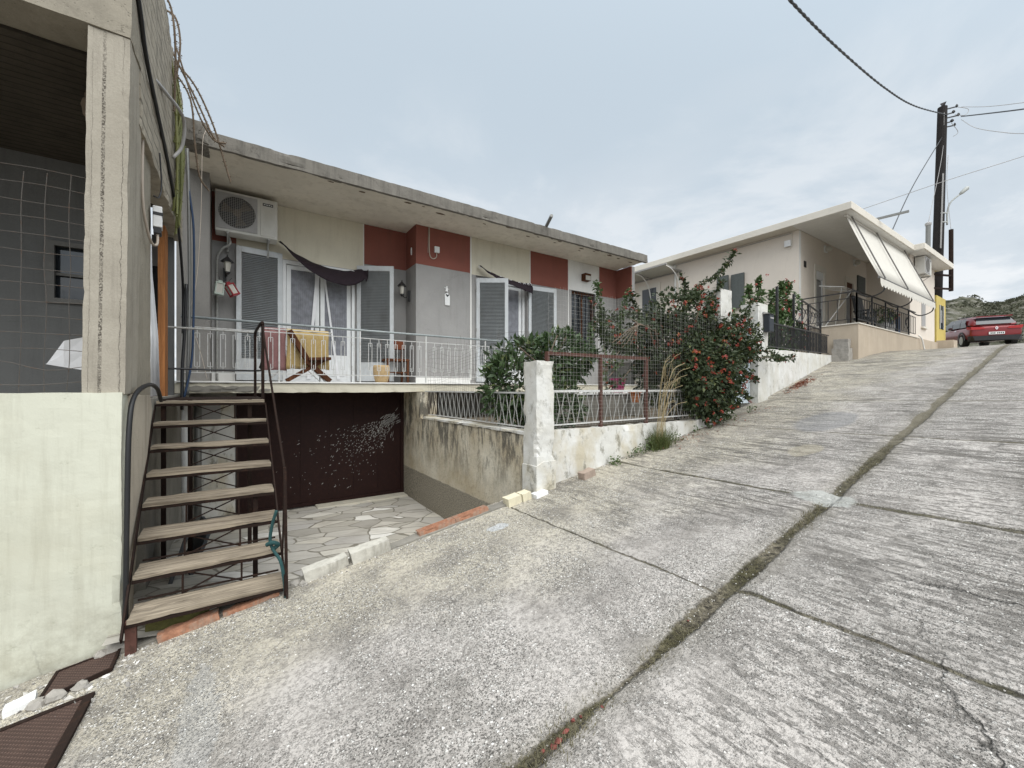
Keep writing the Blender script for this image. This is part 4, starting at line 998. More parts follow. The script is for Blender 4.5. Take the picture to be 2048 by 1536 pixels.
def eyelets(t_, top, fr_):
    for f in fr_:
        p = top[int(f * (len(top) - 1))]; e = B(); k = 14
        c = p + Vector((0, -.018, -.035))
        e.tube([c + Vector((.028 * math.cos(2 * math.pi * j / k), 0, .028 * math.sin(2 * math.pi * j / k))) for j in range(k + 1)], .010, 6)
        obj('eyelet', e, M['eyelet'], t_, smooth=True)
eyelets(ca_, top, (.66, .8, .93))
cb_, top2 = cloth('shade_cloth', 'dark cloth with a row of eyelets over the right balcony door', [(4.93, 8.78, 3.02), (5.2, 8.70, 2.88), (5.6, 8.62, 2.77), (6.0, 8.62, 2.73), (6.3, 8.68, 2.75), (6.53, 8.78, 2.80)], lambda f: .05 + .25 * f, .10)
eyelets(cb_, top2, (.03, .2, .34, .48, .62, .75, .87, .97))

# lanterns, boxes and ornaments on the walls
def lantern(loc, label, d):
    t_ = thing('wall_lantern', loc, label, 'lamp'); p = Vector(loc); d = Vector(d)
    obj('wall_plate', B().obox(p, (.05, .05, .24)), M['black_iron'], t_)
    obj('arm', B().tube(curve([p, p + d * .1 + Vector((0, 0, -.05)), p + d * .17 + Vector((0, 0, .02))], 5), .011), M['black_iron'], t_)
    q = p + d * .17
    obj('lamp_glass', B().lathe(q, [(.035, .02), (.06, .2)], 6), M['bulb'], t_)
    obj('cap', B().lathe(q, [(.11, .2), (.085, .235), (.03, .285), (.012, .31), (.012, .34)], 6).lathe(q, [(.02, -.03), (.045, .0), (.045, .022)], 6), M['black_iron'], t_)
lantern((-.16, 9.42, 2.14), 'black wall lantern under the air conditioner left of the shutters', (.25, -1, 0))
lantern((3.34, 9.22, 2.14), 'black wall lantern in the shaded corner right of the balcony door', (-1, -.1, 0))
for nm, x, mt, lab, rz in (('small_lantern', -.24, 'greenplastic', 'pale green toy lantern hanging below the left wall lantern', .2), ('small_lantern', -.05, 'redplastic', 'red toy lantern hanging tilted below the left wall lantern', .5)):
    t_ = thing(nm, (x, 9.18, 1.72), lab, 'lantern'); m = Matrix.Rotation(-rz if mt == 'redplastic' else .1, 3, 'Y') @ Matrix.Rotation(rz, 3, 'Z')
    c = Vector((x, 9.18, 1.82))
    fb = B()
    for sx in (-1, 1):
        for sy in (-1, 1): fb.obox(c + m @ Vector((sx * .058, sy * .05, 0)), (.022, .022, .2), m)
    fb.obox(c + m @ Vector((0, 0, .1)), (.145, .13, .025), m).obox(c - m @ Vector((0, 0, .1)), (.145, .13, .03), m).obox(c + m @ Vector((0, 0, .13)), (.07, .06, .04), m)
    obj('frame', fb, M[mt], t_, bevel=.004)
    obj('pane', B().obox(c, (.11, .095, .18), m), M['bulb'], t_)
    obj('hook', B().tube([c + m @ Vector((0, 0, .14)), c + Vector((0, .1, .24))], .004), M['black_iron'], t_)
t_ = thing('junction_box', (3.85, 8.83, 3.02), 'white junction box with looped conduit on the red field', 'box')
obj('case', B().box(3.80, 3.92, 8.79, 8.845, 3.13, 3.27), M['whitepl'], t_, bevel=.01)
obj('conduit', B().tube(curve([(3.68, 8.83, 3.68), (3.68, 8.83, 3.2), (3.70, 8.83, 3.03), (3.77, 8.83, 2.98), (3.85, 8.83, 3.03), (3.86, 8.83, 3.13)]), .011).tube([(3.66, 8.835, 3.68), (3.65, 8.835, 3.1)], .006), M['beigepipe'], t_, smooth=True)
tag(obj('oval_plate', B().lathe((3.355, 9.1, 3.15), [(.001, -.09), (.014, -.08), (.018, 0), (.014, .08), (.001, .09)], 12), M['whitepl'], smooth=True), 'small white oval plate on the red return wall', 'wall light')
t_ = thing('wall_ornament', (4.1, 8.84, 1.93), 'white ceramic ornament with dark heart on grey wall', 'ornament')
obj('tile', B().prism([(4.07, 1.95), (4.19, 1.95), (4.19, 2.18), (4.13, 2.25), (4.06, 2.2)], 'Y', 8.82, 8.848), M['whitepl'], t_, bevel=.004)
obj('finial', B().tube([(4.11, 8.835, 2.27), (4.12, 8.835, 2.40)], [.035, .012], 8).tube([(4.06, 8.835, 2.36), (4.17, 8.835, 2.33)], .008, 6), M['whitepl'], t_)
obj('heart', B().prism([(4.08, 2.2), (4.12, 2.14), (4.17, 2.19), (4.15, 2.21), (4.125, 2.19), (4.1, 2.21)], 'Y', 8.814, 8.819), M['blackpl'], t_)
t_ = thing('outdoor_lamp', (8.52, 8.8, 3.14), 'brown square lamp box above the barred window', 'lamp')
obj('housing', B().box(8.42, 8.66, 8.68, 8.846, 3.15, 3.36), M['wood_br'], t_, bevel=.01); obj('lens', B().box(8.44, 8.64, 8.672, 8.68, 3.16, 3.29), M['bulb'], t_)

# ------------------------------------------------------------------ things on the balcony
t_ = thing('drying_rack', (.9, 8.25, .112), 'white folding drying rack standing on the balcony', 'drying rack')
fb = B()
for y in (7.98, 8.52): fb.tube([(.33, y, 1.0), (1.45, y, 1.0)], .009)
for x in (.33, 1.45): fb.tube([(x, 7.98, 1.0), (x, 8.52, 1.0)], .009)
obj('frame', fb, M['white_iron'], t_)
obj('line_wires', (lambda b: [b.tube([(.33, 7.98 + .06 * i, 1.0), (1.45, 7.98 + .06 * i, 1.0)], .0035, 5) for i in range(1, 9)] and b)(B()), M['white_iron'], t_)
for pr in (((.45, 8.0, 1.0), (1.35, 8.0, .12)), ((1.35, 8.03, 1.0), (.45, 8.03, .12)), ((.45, 8.5, 1.0), (1.35, 8.5, .12)), ((1.35, 8.47, 1.0), (.45, 8.47, .12))):
    obj('leg', B().tube(pr, .009), M['white_iron'], t_)
def towel(name, lab, x0, x1, z0, mat, y=7.975):
    b = B(); n, m = 24, 10
    for i in range(n + 1):
        f = i / n; x = x0 + (x1 - x0) * f
        for j in range(m + 3):
            if j < 3: p = Vector((x, y + .06 - .02 * j, 1.015 + .008 * j * (2 - j)))
            else:
                t = (j - 2) / m; p = Vector((x + .01 * math.sin(5 * t + 9 * f), y - .005 - .03 * t * math.sin(f * 8 + 2 * t) - .012 * math.sin(f * 17), 1.01 + (z0 - 1.01) * t + .012 * math.sin(f * 3) * t))
            b.v.append(p)
    k = m + 3; b.f = [(i * k + j, (i + 1) * k + j, (i + 1) * k + j + 1, i * k + j + 1) for i in range(n) for j in range(k - 1)]
    o = obj(name, b, M[mat], smooth=True); o.modifiers.new('thick', 'SOLIDIFY').thickness = .008
    tag(o, lab, 'towel', 'towels on the drying rack')
towel('towel', 'dusty pink towel hanging on the drying rack', .36, .72, .30, 'pink'); towel('towel', 'mustard yellow towel hanging on the drying rack', .73, 1.40, .33, 'yellowt')

t_ = thing('folding_chair', (1.0, 7.86, .112), 'dark brown wooden folding chair in front of the towels', 'chair')
for y in (7.80, 7.94):
    obj('back_leg', B().bar((.76, y, .98), (1.08, y, .42), .028, .075).bar((1.08, y, .42), (1.40, y, .13), .028, .07), M['wood_br'], t_)
    obj('front_leg', B().bar((1.34, y + .03, .54), (1.08, y + .03, .36), .028, .07).bar((1.08, y + .03, .36), (.72, y + .03, .13), .028, .06), M['wood_br'], t_)
obj('seat', (lambda b: [b.obox((1.22, 7.87, .515 + .012 * 0), (.36, .30, .05), Matrix.Rotation(-.06, 3, 'Y'))] and b)(B()), M['wood_br'], t_, bevel=.008)
obj('armrest', B().bar((.98, 7.80, .46), (1.12, 7.80, .40), .04), M['wood_br'], t_)

t_ = thing('wooden_chair', (2.95, 9.05, .112), 'reddish wooden chair by the corner wall, right of the stone pot', 'chair')
for x, y, z in ((2.74, 9.25, 1.0), (3.18, 9.25, 1.0), (2.74, 8.85, .6), (3.18, 8.85, .6)): obj('leg', B().box(x - .022, x + .022, y - .022, y + .022, .112, z), M['wood_br'], t_)
obj('seat', B().box(2.70, 3.22, 8.82, 9.28, .6, .65), M['wood_br'], t_, bevel=.01)
obj('backrest', B().obox((2.96, 9.215, .98), (.54, .03, .2)), M['wood_ch'], t_, bevel=.012)
obj('stretcher', B().bar((2.74, 8.85, .35), (3.18, 8.85, .35), .025).bar((2.74, 9.25, .35), (3.18, 9.25, .35), .025), M['wood_br'], t_)
tag(obj('flower_pot', B().lathe((2.38, 8.1, .112), [(.10, 0), (.125, .04), (.155, .17), (.16, .29), (.15, .34), (.135, .34), (.13, .28), (.01, .27)], 28), M['pot'], smooth=True), 'round sandy stone pot at the balcony edge', 'pot')
# ------------------------------------------------------------------ walls and fences along the road
cwb = B().rbox(2.96, 3.16, 4.08, 7.6, -2.4, -.57, .07, .006, 4, .02)
tag(obj('courtyard_wall', cwb, M['court_wall']), 'mould-stained retaining wall along the right side of the sunken courtyard', 'wall')
cap = obj('wall_cap', B().rbox(2.945, 3.18, 4.08, 7.35, -.57, -.535, .08, .006, 5, .02), M['whitewall'], bpy.data.objects['courtyard_wall'])
cb = B().rbox(2.94, 3.205, 3.84, 4.10, -1.9, .33, .05, .009, 5, .05)
t_ = tag(obj('gate_post', cb, M['cleanwhite']), 'chipped whitewashed square post at the corner of the courtyard', 'post')
obj('base_block', B().rbox(2.928, 3.225, 3.828, 4.11, -1.9, -.87, .06, .004, 5, .0).warp(lambda v: Vector((v.x, v.y, v.z - .5 * max(0, .1 - (v.x - 2.93)) if v.z > -1 else v.z))), M['whitewall'], t_)
cb = B().rbox(3.2, 7.25, 3.97, 4.15, -1.9, -.53, .08, .008, 4, .04)
tag(obj('low_wall', cb, M['whitewall']), 'low peeling white wall carrying the rusty mesh fence', 'wall')

# side fence of kinked white bars on the courtyard wall
fs = thing('bar_fence', (3.06, 5.8, -.54), 'white kinked bar fence on top of the courtyard wall', 'fence')
obj('top_rail', B().bar((3.06, 4.1, -.055), (3.06, 7.55, -.055), .022), M['white_iron'], fs)
obj('bottom_rail', B().bar((3.06, 4.1, -.49), (3.06, 7.35, -.49), .016), M['white_iron'], fs)
def kinked(parent, p, d, n, pitch, z0, z1):
    for i in range(n):
        c = Vector(p) + Vector(d) * (i * pitch); s_ = 1 if i % 2 else -1; q = Vector(d) * (s_ * .028)
        b = B(); b.bar(c + Vector((0, 0, z0)) - q, c + q + Vector((0, 0, (z0 + z1) / 2)), .009); b.bar(c + q + Vector((0, 0, (z0 + z1) / 2)), c - q + Vector((0, 0, z1)), .009)
        obj('bar', b, M['dull_iron'] if not (parent is fs and c.y > 6.9) else M['brown_iron'], parent)
kinked(fs, (3.06, 4.16, 0), (0, 1, 0), 40, .083, -.49, -.06)

ff = thing('front_fence', (4.3, 4.06, -.53), 'rusty framed mesh fence with kinked bars on the low white wall', 'fence')
for x in (3.27, 4.22, 5.2): obj('post', B().box(x - .022, x + .022, 4.03, 4.075, -.55, .46 if x > 3.3 else .44), M['rust'], ff)
obj('top_bar', B().bar((3.25, 4.05, .445), (5.2, 4.05, .455), .05, .045), M['rust'], ff)
obj('middle_bar', B().bar((3.29, 4.05, -.035), (7.2, 4.05, -.035), .022, .03), M['white_iron'], ff)
obj('bottom_bar', B().bar((3.29, 4.05, -.47), (7.2, 4.05, -.44), .014, .018), M['white_iron'], ff)
kinked(ff, (3.36, 4.05, 0), (1, 0, 0), 44, .088, -.47, -.04)
mb = B(); random.seed(31)
for i in range(68):
    x = 3.26 + i * .058; h_ = 1.24 + .06 * math.sin(i * .4)
    mb.tube([(x, 4.0, -.5), (x + random.uniform(-.01, .01), 3.99, .2), (x + random.uniform(-.02, .02), 4.0, h_)], .00095, 3)
for k in range(33):
    z = -.49 + k * .054
    p = [Vector((3.26 + .39 * j, 3.997 + random.uniform(-.01, .01), z + random.uniform(-.012, .012))) for j in range(11)]; mb.tube(p, .00095, 3)
obj('wire_mesh', mb, M['wire'], ff)
mb = B()
for i in range(46):
    y = 4.15 + i * .075; w_ = random.uniform(-.03, .03)
    mb.tube([(3.13, y, -.1), (3.11 + w_, y + .02, .3), (3.12 - w_, y, .62 + .22 * max(0, 1 - abs(y - 6.2) / 1.2) + .06 * math.sin(i))], .0014, 3)
for k in range(13):
    z = -.08 + k * .068
    mb.tube([Vector((3.12 + random.uniform(-.02, .02), 4.12 + .345 * j, z + random.uniform(-.02, .02) + .05 * math.sin(k * .5 + j))) for j in range(11)], .0014, 3)
tag(obj('loose_wire_mesh', mb, M['wire_rust']), 'loose crumpled wire mesh standing above the kinked bar fence', 'fence')

# terrace of the house behind the fence
obj('terrace', B().box(5.5, 9.8, 6.5, 7.66, -.9, -.14), M['conc_grey'], h1)
obj('terrace_edging', B().box(5.47, 9.8, 6.47, 7.66, -.137, -.10), M['white_pl'], h1)
t_ = thing('plant_pot', (7.62, 6.75, -.1), 'magenta plastic pot on the terrace behind the mesh fence', 'pot')
obj('pot', B().lathe((7.62, 6.75, -.1), [(.13, 0), (.18, .30), (.2, .30), (.2, .34), (.17, .34), (.16, .25), (.01, .24)], 20), M['magenta'], t_)
t_ = thing('plant_pot', (7.75, 6.25, -.5), 'small orange clay pot beside the terrace behind the mesh fence', 'pot')
obj('pot', B().lathe((7.70, 6.3, -.32), [(.09, 0), (.13, .22), (.15, .22), (.15, .27), (.12, .27), (.01, .2)], 18), M['orangepot'], t_)
obj('stand', B().box(7.58, 7.82, 6.18, 6.42, -.62, -.32), M['conc_grey'], t_)

# gate
for nm, x0, x1, lab in (('gate_pillar', 7.48, 7.86, 'white gate pillar half hidden by the flowering bush'), ('gate_pillar', 8.88, 9.30, 'white gate pillar carrying the dark mailbox')):
    t_ = tag(obj(nm, B().rbox(x0, x1, 4.15, 4.5, road_z(x0, 4) - .4, 1.86 if x0 < 8 else 1.76, .08, .006, 4, .02), M['cleanwhite']), lab, 'pillar')
gt = thing('garden_gate', (8.37, 4.3, -.3), 'pale blue metal garden gate between the two white pillars', 'gate')
obj('lower_panel', B().box(7.88, 8.86, 4.31, 4.335, -.30, .42), M['gate'], gt)
obj('frame', B().box(7.88, 7.92, 4.3, 4.345, -.3, 1.42).box(8.82, 8.86, 4.3, 4.345, -.3, 1.42).box(7.92, 8.82, 4.3, 4.345, 1.38, 1.42).box(7.92, 8.82, 4.3, 4.345, .42, .46).box(7.92, 8.82, 4.3, 4.345, .88, .91), M['gate'], gt)
kinked(gt, (8.0, 4.32, 0), (1, 0, 0), 11, .076, .91, 1.38)
obj('handle', B().box(8.70, 8.74, 4.27, 4.31, .2, .36), M['black_iron'], gt)
t_ = thing('mailbox', (9.12, 4.1, 1.2), 'dark mailbox with pale flap fixed to the white gate pillar', 'mailbox')
obj('case', B().box(9.08, 9.28, 4.02, 4.145, 1.17, 1.54), M['mailbox'], t_, bevel=.015); obj('roof', B().prism([(4.0, 1.54), (4.145, 1.59), (4.145, 1.54)], 'X', 9.06, 9.30), M['greypl'], t_)
obj('slot', B().box(9.11, 9.25, 4.014, 4.02, 1.44, 1.47), M['greypl'], t_)

# upper white garden wall and its railing
WX = lambda x: 4.24 + .153 * (x - 9.3)
b = B().rbox(0, 7.1, 0, .22, 0, 1, .12, .01, 3, .02)
def upw(v):
    x = 9.3 + v.x; zt = .86 + .033 * (x - 9.3); zb = road_z(x, 4.4) - .5
    return Vector((x, WX(x) + v.y, zb + (zt - zb) * v.z))
tag(obj('garden_wall', b.warp(upw), M['cleanwhite']), 'long whitewashed garden wall running uphill from the gate', 'wall')
ur = thing('garden_railing', (12.5, WX(12.5), .95), 'black iron railing with pickets on the long whitewashed wall', 'railing')
zt = lambda x: .86 + .033 * (x - 9.3)
obj('top_rail', B().bar((9.35, WX(9.35) + .1, zt(9.4) + .60), (16.3, WX(16.3) + .1, zt(16.3) + .66), .03), M['black_iron'], ur)
obj('bottom_rail', B().bar((9.35, WX(9.35) + .1, zt(9.4) + .07), (16.3, WX(16.3) + .1, zt(16.3) + .07), .02), M['black_iron'], ur)
x = 9.42; i = 0
while x < 16.2:
    b = B(); p = Vector((x, WX(x) + .1, zt(x) + .07)); b.bar(p, p + Vector((0, 0, .55 + (.03 if i % 2 else .0))), .014)
    if i % 3 == 0: b.tube(curve([p + Vector((0, 0, .12)), p + Vector((.03, 0, .2)), p + Vector((.0, 0, .3)), p + Vector((.03, 0, .4))], 4), .008, 5)
    obj('picket', b, M['black_iron'], ur); x += .115; i += 1
sg = thing('stair_railing', (14.5, WX(14.5) + .2, 1.0), 'tall black iron gate railing with scrolls at foot of the veranda steps', 'railing')
def px2(px, dy=.35):   # a point on the line just behind the garden wall
    u = (px - 1024) / 821; r = (0.5593 + .829 * u) / (.829 - .5593 * u); x = r * (4.24 - .153 * 9.3 + dy) / (1 - .153 * r); return x, WX(x) + dy
posts = [(11.35, 1.75), (12.9, 1.75), (14.55, 1.65), (16.15, 1.65)]
for x, h_ in posts: obj('post', B().bar((x, WX(x) + .3, zt(x) - .2), (x, WX(x) + .3, zt(x) + h_ - .1), .05), M['black_iron'], sg)
for a, c in ((1, 2), (2, 3)):
    (xa, ha), (xc, hc) = posts[a], posts[c]
    for f in (1.0, .58): obj('rail', B().bar((xa, WX(xa) + .3, zt(xa) + (ha - .12) * f), (xc, WX(xc) + .3, zt(xc) + (hc - .12) * f - (.12 if f == 1 and a == 2 else 0)), .035), M['black_iron'], sg)
    for q in range(4):
        x = xa + (xc - xa) * (q + .5) / 4; p = Vector((x, WX(x) + .3, zt(x) + .98))
        obj('scroll', B().tube(curve([p + Vector((-.12, 0, -.02)), p + Vector((.05, 0, .12)), p + Vector((.12, 0, .3)), p + Vector((-.05, 0, .38)), p + Vector((-.06, 0, .26)), p + Vector((.03, 0, .24))], 5), .011, 5), M['black_iron'], sg)
    n = 9
    for q in range(n):
        x = xa + (xc - xa) * (q + .5) / n; obj('picket', B().bar((x, WX(x) + .3, zt(x) + .05), (x, WX(x) + .3, zt(x) + .92), .016), M['black_iron'], sg)

# ------------------------------------------------------------------ plants
def clump(b, c, rad, n, l, hollow=.55, droop=.25, wr=.55):
    c = Vector(c)
    for _ in range(n):
        d = rv(); r = hollow + (1 - hollow) * random.random() ** .6
        p = c + Vector((d.x * rad[0], d.y * rad[1], d.z * rad[2])) * r
        k = noise.noise(p * 3.2)
        if k < -.2 and random.random() < .85: continue
        p += noise.noise_vector(p * 2.5) * .12
        dr = (d + rv() * .9 + Vector((0, 0, -droop))); L = l * random.uniform(.6, 1.25)
        leaf(b, p, dr, (d + rv() * .8 + UP * .6), L, L * wr)
def blossom(b, p, n, s):
    for _ in range(n):
        d = (rv() + UP * .25 + Vector((-.2, -.5, 0))).normalized(); leaf(b, p + d * s * .5, (rv() + d * .3), d, s * .75, s * .6, .1)
def sprig(lb, tb, pts, l, dens, r=.008, fb=None, fl=0):
    ps = curve(pts, 8); tb.tube(ps, [r * (1 - .7 * i / len(ps)) for i in range(len(ps))], 5)
    for i, p in enumerate(ps[2:]):
        for _ in range(dens):
            d = rv(); L = l * random.uniform(.6, 1.2); leaf(lb, p + rv() * .02, d + UP * .2, rv() + UP, L, L * .55)
            if random.random() < .4: leaf(lb, p + rv() * .07, rv(), rv() + UP, L, L * .55)
    if fb:
        for _ in range(fl): blossom(fb, ps[-1] + rv() * .05, 9, .03)

random.seed(17)
bu = thing('flowering_bush', (6.8, 4.5, -.6), 'large dark green bush with red and orange flower heads spilling over the fence', 'bush')
lf, tw, fl = B(), B(), B()
blobs = [((6.75, 4.5, .45), (1.0, .7, .95), 4300), ((6.5, 4.05, .35), (.7, .35, .7), 1500), ((6.6, 4.4, 1.32), (.8, .5, .42), 1300), ((8.0, 4.15, .95), (.6, .38, .5), 1000), ((6.9, 4.1, -.08), (.58, .38, .45), 1200),
         ((5.55, 4.7, .98), (.72, .4, .36), 1200), ((7.35, 4.2, .75), (.55, .45, .65), 1100), ((6.1, 4.5, .7), (.5, .45, .6), 1300), ((7.2, 4.4, 1.6), (.35, .3, .3), 260), ((6.65, 3.86, .1), (.72, .3, .72), 1300), ((7.45, 3.98, .5), (.6, .3, .68), 1100)]
for c, r, n in blobs: clump(lf, c, r, int(n * 1.9), .082)
for pts, dn in (([(6.9, 4.5, 1.4), (7.3, 4.45, 1.95), (7.8, 4.4, 2.2), (8.1, 4.35, 2.5), (8.25, 4.3, 2.72)], 7), ([(5.9, 4.6, 1.0), (5.6, 4.6, 1.35), (5.5, 4.6, 1.6)], 5), ([(5.5, 4.7, .8), (5.1, 4.75, 1.1), (4.85, 4.8, 1.4)], 4),
               ([(8.3, 4.1, .7), (8.8, 3.95, .75), (9.3, 3.9, .62), (9.75, 3.85, .65)], 6), ([(8.2, 4.0, .6), (8.75, 3.85, .6), (9.1, 3.8, .55)], 5), ([(7.2, 4.0, .2), (7.8, 3.95, .3), (8.3, 3.9, .15)], 8), ([(7.2, 3.9, -.1), (7.5, 3.8, -.05), (7.7, 3.75, -.2)], 7), ([(7.2, 4.3, 1.5), (7.5, 4.2, 1.9), (7.6, 4.2, 2.0)], 6), ([(6.5, 4.4, 1.5), (6.6, 4.3, 1.75), (6.5, 4.3, 1.95)], 6),
               ([(7.7, 4.2, 1.2), (8.2, 4.1, 1.4), (8.5, 4.05, 1.75)], 6), ([(5.6, 4.6, .4), (5.1, 4.5, .1), (4.8, 4.45, .05)], 4), ([(5.7, 4.5, .9), (5.2, 4.4, .75), (4.75, 4.4, .35)], 4)):
    sprig(lf, tw, pts, .085, dn, .01, fl, 3)
for i in range(24):
    a = random.uniform(5.4, 8.2); tw.tube(curve([(6.6, 4.5, -.6), (6.6 + (a - 6.6) * .4, 4.4, .1), (a, 4.2 + random.uniform(-.3, .5), random.uniform(.4, 1.3))], 5), .012, 5)
for i in range(6): tw.tube(curve([(5.5 - .12 * i, 4.1, .9 + .03 * i), (5.0, 4.05, .95), (4.45 + .1 * i, 4.05, .65)], 6), .005, 4)
for i in range(230):
    c, r, n = random.choice(blobs + blobs[-2:]); d = rv(); d = (d + Vector((-.35, -.7, .15))).normalized()
    p = Vector(c) + Vector((d.x * r[0], d.y * r[1], d.z * r[2])) * random.uniform(.93, 1.1); blossom(fl, p, 12, random.uniform(.03, .05))
obj('foliage', lf, M['lantana'], bu); obj('branches', tw, M['twig'], bu); obj('flower_heads', fl, M['flower'], bu)

random.seed(23)
la = thing('laurel_bush', (4.2, 5.2, -.6), 'glossy dark green bush behind the whitewashed corner post', 'bush')
lf, tw = B(), B()
for c, r, n in (((3.9, 5.2, .15), (.78, .5, .68), 1700), ((4.5, 5.2, .55), (.62, .42, .40), 1200), ((3.35, 5.0, .0), (.42, .4, .5), 900), ((4.85, 5.3, .5), (.33, .3, .38), 420), ((4.0, 4.8, -.25), (.6, .4, .4), 700)):
    clump(lf, c, r, int(n * 1.3), .13, .6, .0, .36)
for i in range(12): tw.tube(curve([(4.2, 5.2, -.6), (4.2 + random.uniform(-.3, .3), 5.1, 0), (4.2 + random.uniform(-.8, 1.1), 5.1 + random.uniform(-.3, .3), random.uniform(.3, .9))], 5), .012, 5)
obj('foliage', lf, M['laurel'], la); obj('branches', tw, M['twig'], la)

random.seed(29)
cl = thing('climbing_shrub', (7.6, 6.9, -.1), 'tall thin shrub with yellow flowers in front of the barred window', 'plant')
lf, tw, fl = B(), B(), B()
for pts in ([(7.5, 7.0, -.1), (7.4, 7.0, 1.2), (7.3, 7.0, 2.0), (7.15, 7.0, 2.55)], [(7.5, 7.0, .4), (7.8, 6.9, 1.3), (7.95, 6.9, 1.9), (8.2, 6.9, 2.5)], [(7.4, 7.0, .4), (7.0, 7.0, 1.1), (6.95, 7.0, 1.5)], [(7.6, 7.0, .3), (8.2, 6.9, .9), (8.5, 6.9, 1.2)]):
    sprig(lf, tw, pts, .10, 9, .014)
for p in ((7.0, 6.95, 1.4), (7.05, 6.95, 1.35), (8.2, 6.9, 2.5)): blossom(fl, Vector(p), 12, .05)
obj('foliage', lf, M['hibleaf'], cl); obj('branches', tw, M['twig'], cl); obj('flowers', fl, M['dry'], cl)

random.seed(37)
hb = thing('red_flowered_shrub', (12, 5.4, .8), 'leggy shrub with red blossoms behind the garden railing', 'shrub')
lf, tw, fl = B(), B(), B()
tips = [((10.9, 5.3, 2.6), 8), ((11.5, 5.35, 2.9), 9), ((12.1, 5.3, 2.65), 9), ((12.9, 5.4, 3.0), 12), ((13.3, 5.4, 3.05), 12), ((13.2, 5.35, 2.5), 12), ((13.4, 5.35, 2.1), 8), ((12.3, 5.2, 1.7), 9), ((13.0, 5.2, 1.6), 9), ((11.2, 5.2, 1.8), 9), ((13.8, 5.3, 1.9), 9), ((12.7, 5.3, 2.2), 10), ((13.9, 5.3, 1.5), 9)]
for t, dn in tips:
    t = Vector(t); sprig(lf, tw, [(12.4, 5.6, .8), (12.4 + (t.x - 12.4) * .45, 5.5, .8 + (t.z - .8) * .5), t - Vector((0, 0, .25)), t], .12, dn, .016)
    for _ in range(3): blossom(fl, t + Vector((random.uniform(-.15, .15), random.uniform(-.15, .05), random.uniform(-.35, .1))), 10, .05)
for c, r, n in (((12.7, 5.4, 1.5), (1.0, .35, .6), 900), ((13.1, 5.4, 2.4), (.4, .3, .5), 360), ((11.5, 5.4, 2.3), (.55, .3, .3), 300)): clump(lf, c, r, n, .12)
obj('foliage', lf, M['hibleaf'], hb); obj('branches', tw, M['twig'], hb); obj('blossoms', fl, M['redflower'], hb)
lg = thing('green_hedge', (9.8, 5.6, .7), 'light green leafy hedge seen above the pale blue gate', 'hedge')
lf = B()
for c, r, n in (((9.8, 5.6, 1.7), (.6, .4, .6), 700), ((10.4, 5.6, 1.4), (.5, .4, .6), 500), ((9.4, 5.6, 1.2), (.5, .4, .6), 500)): clump(lf, c, r, n, .10)
obj('foliage', lf, M['hibleaf'], lg)

# grass tuft with dry stalks at the wall foot, weeds, moss, litter
random.seed(41)
def blade(b, p, h, lean, w, k=3):
    p = Vector(p); a = random.uniform(0, 6.283); d = Vector((math.cos(a), math.sin(a), 0)); s_ = Vector((-d.y, d.x, 0)) * w / 2; vs = []
    for i in range(k + 1):
        t = i / k; q = p + d * (lean * t * t) + UP * (h * t * (1 - .25 * t * lean / max(h, .01))); vs += [q - s_ * (1 - t * .9), q + s_ * (1 - t * .9)]
    b.add(vs, [(2 * i, 2 * i + 1, 2 * i + 3, 2 * i + 2) for i in range(k)])
gt_ = thing('grass_tuft', (5.25, 3.86, road_z(5.25, 3.9)), 'tall grass tuft with dry straw stalks at the foot of the low white wall', 'grass')
g1, g2 = B(), B()
for _ in range(650):
    blade(g1, (5.25 + random.gauss(0, .10), 3.84 + random.gauss(0, .05), road_z(5.25, 3.9) - .02), random.uniform(.15, .42), random.uniform(.05, .3), .008)
for i in range(17):
    x = 5.25 + random.gauss(0, .06); h_ = random.uniform(.6, 1.15) if i > 6 else random.uniform(1.1, 1.4); a = random.uniform(-.1, .35) if i > 10 else random.uniform(.2, .65)
    g2.tube(curve([(x, 3.84, -.85), (x + a * .15, 3.84, -.85 + h_ * .5), (x + a * .55, 3.82, -.85 + h_ * .9), (x + a * 1.1, 3.8, -.85 + h_)], 4), .0035, 4)
    if i < 14:
        for q in range(14): blade(g2, (x + a * .6 + random.gauss(0, .02), 3.82, -.85 + h_ * .85 + random.uniform(-.1, .1)), .07, .05, .004, 2)
obj('green_blades', g1, M['grassg'], gt_); obj('dry_stalks', g2, M['dry'], gt_)
wb = B()
for _ in range(1500):
    x = 3.5 + 4.6 * random.random() ** 1.0
    k = noise.noise(Vector((x * 1.9, 5, 0)))
    if k < .02 and not (4.6 < x < 5.1): continue
    y = 3.92 - abs(random.gauss(0, .07)); p = Vector((x, y, road_z(x, y) + .01 + random.uniform(0, .10 + .1 * max(0, k)))); L = random.uniform(.02, .05); leaf(wb, p, rv() + UP * .3, rv() + UP, L, L * .6)
stuff('wall_foot_weeds', wb, M['weed'])
bpy.data.objects['wall_foot_weeds']['label'] = 'low weeds growing along the foot of the low white wall'
mb = B()
for _ in range(5200):
    x = random.uniform(.6, 6.5)
    k = noise.noise(Vector((x * 1.4, 8, 2)))
    if k < -.10: continue
    y = JA + JB * x + random.gauss(0, .028 + .016 * k) - noise.noise(Vector((x, JA + JB * x, 0)) * 2.6) * .05
    blade(mb, (x, y, road_surface(x, y) - .004), random.uniform(.006, .030) * (1 + k), random.uniform(.01, .04), .0045, 2)
for xs, y0, y1 in ((4.43, -1, 1.4), (4.42, 1.6, 1.95), (2.66, .7, 1.35)):
    for _ in range(900 if xs == 4.43 else 180):
        y = random.uniform(y0, y1); x = xs + random.gauss(0, .02) - noise.noise(Vector((xs, y, 0)) * 2.6) * .04; blade(mb, (x, y, road_surface(x, y) - .004), random.uniform(.006, .02), random.uniform(.01, .03), .004, 2)
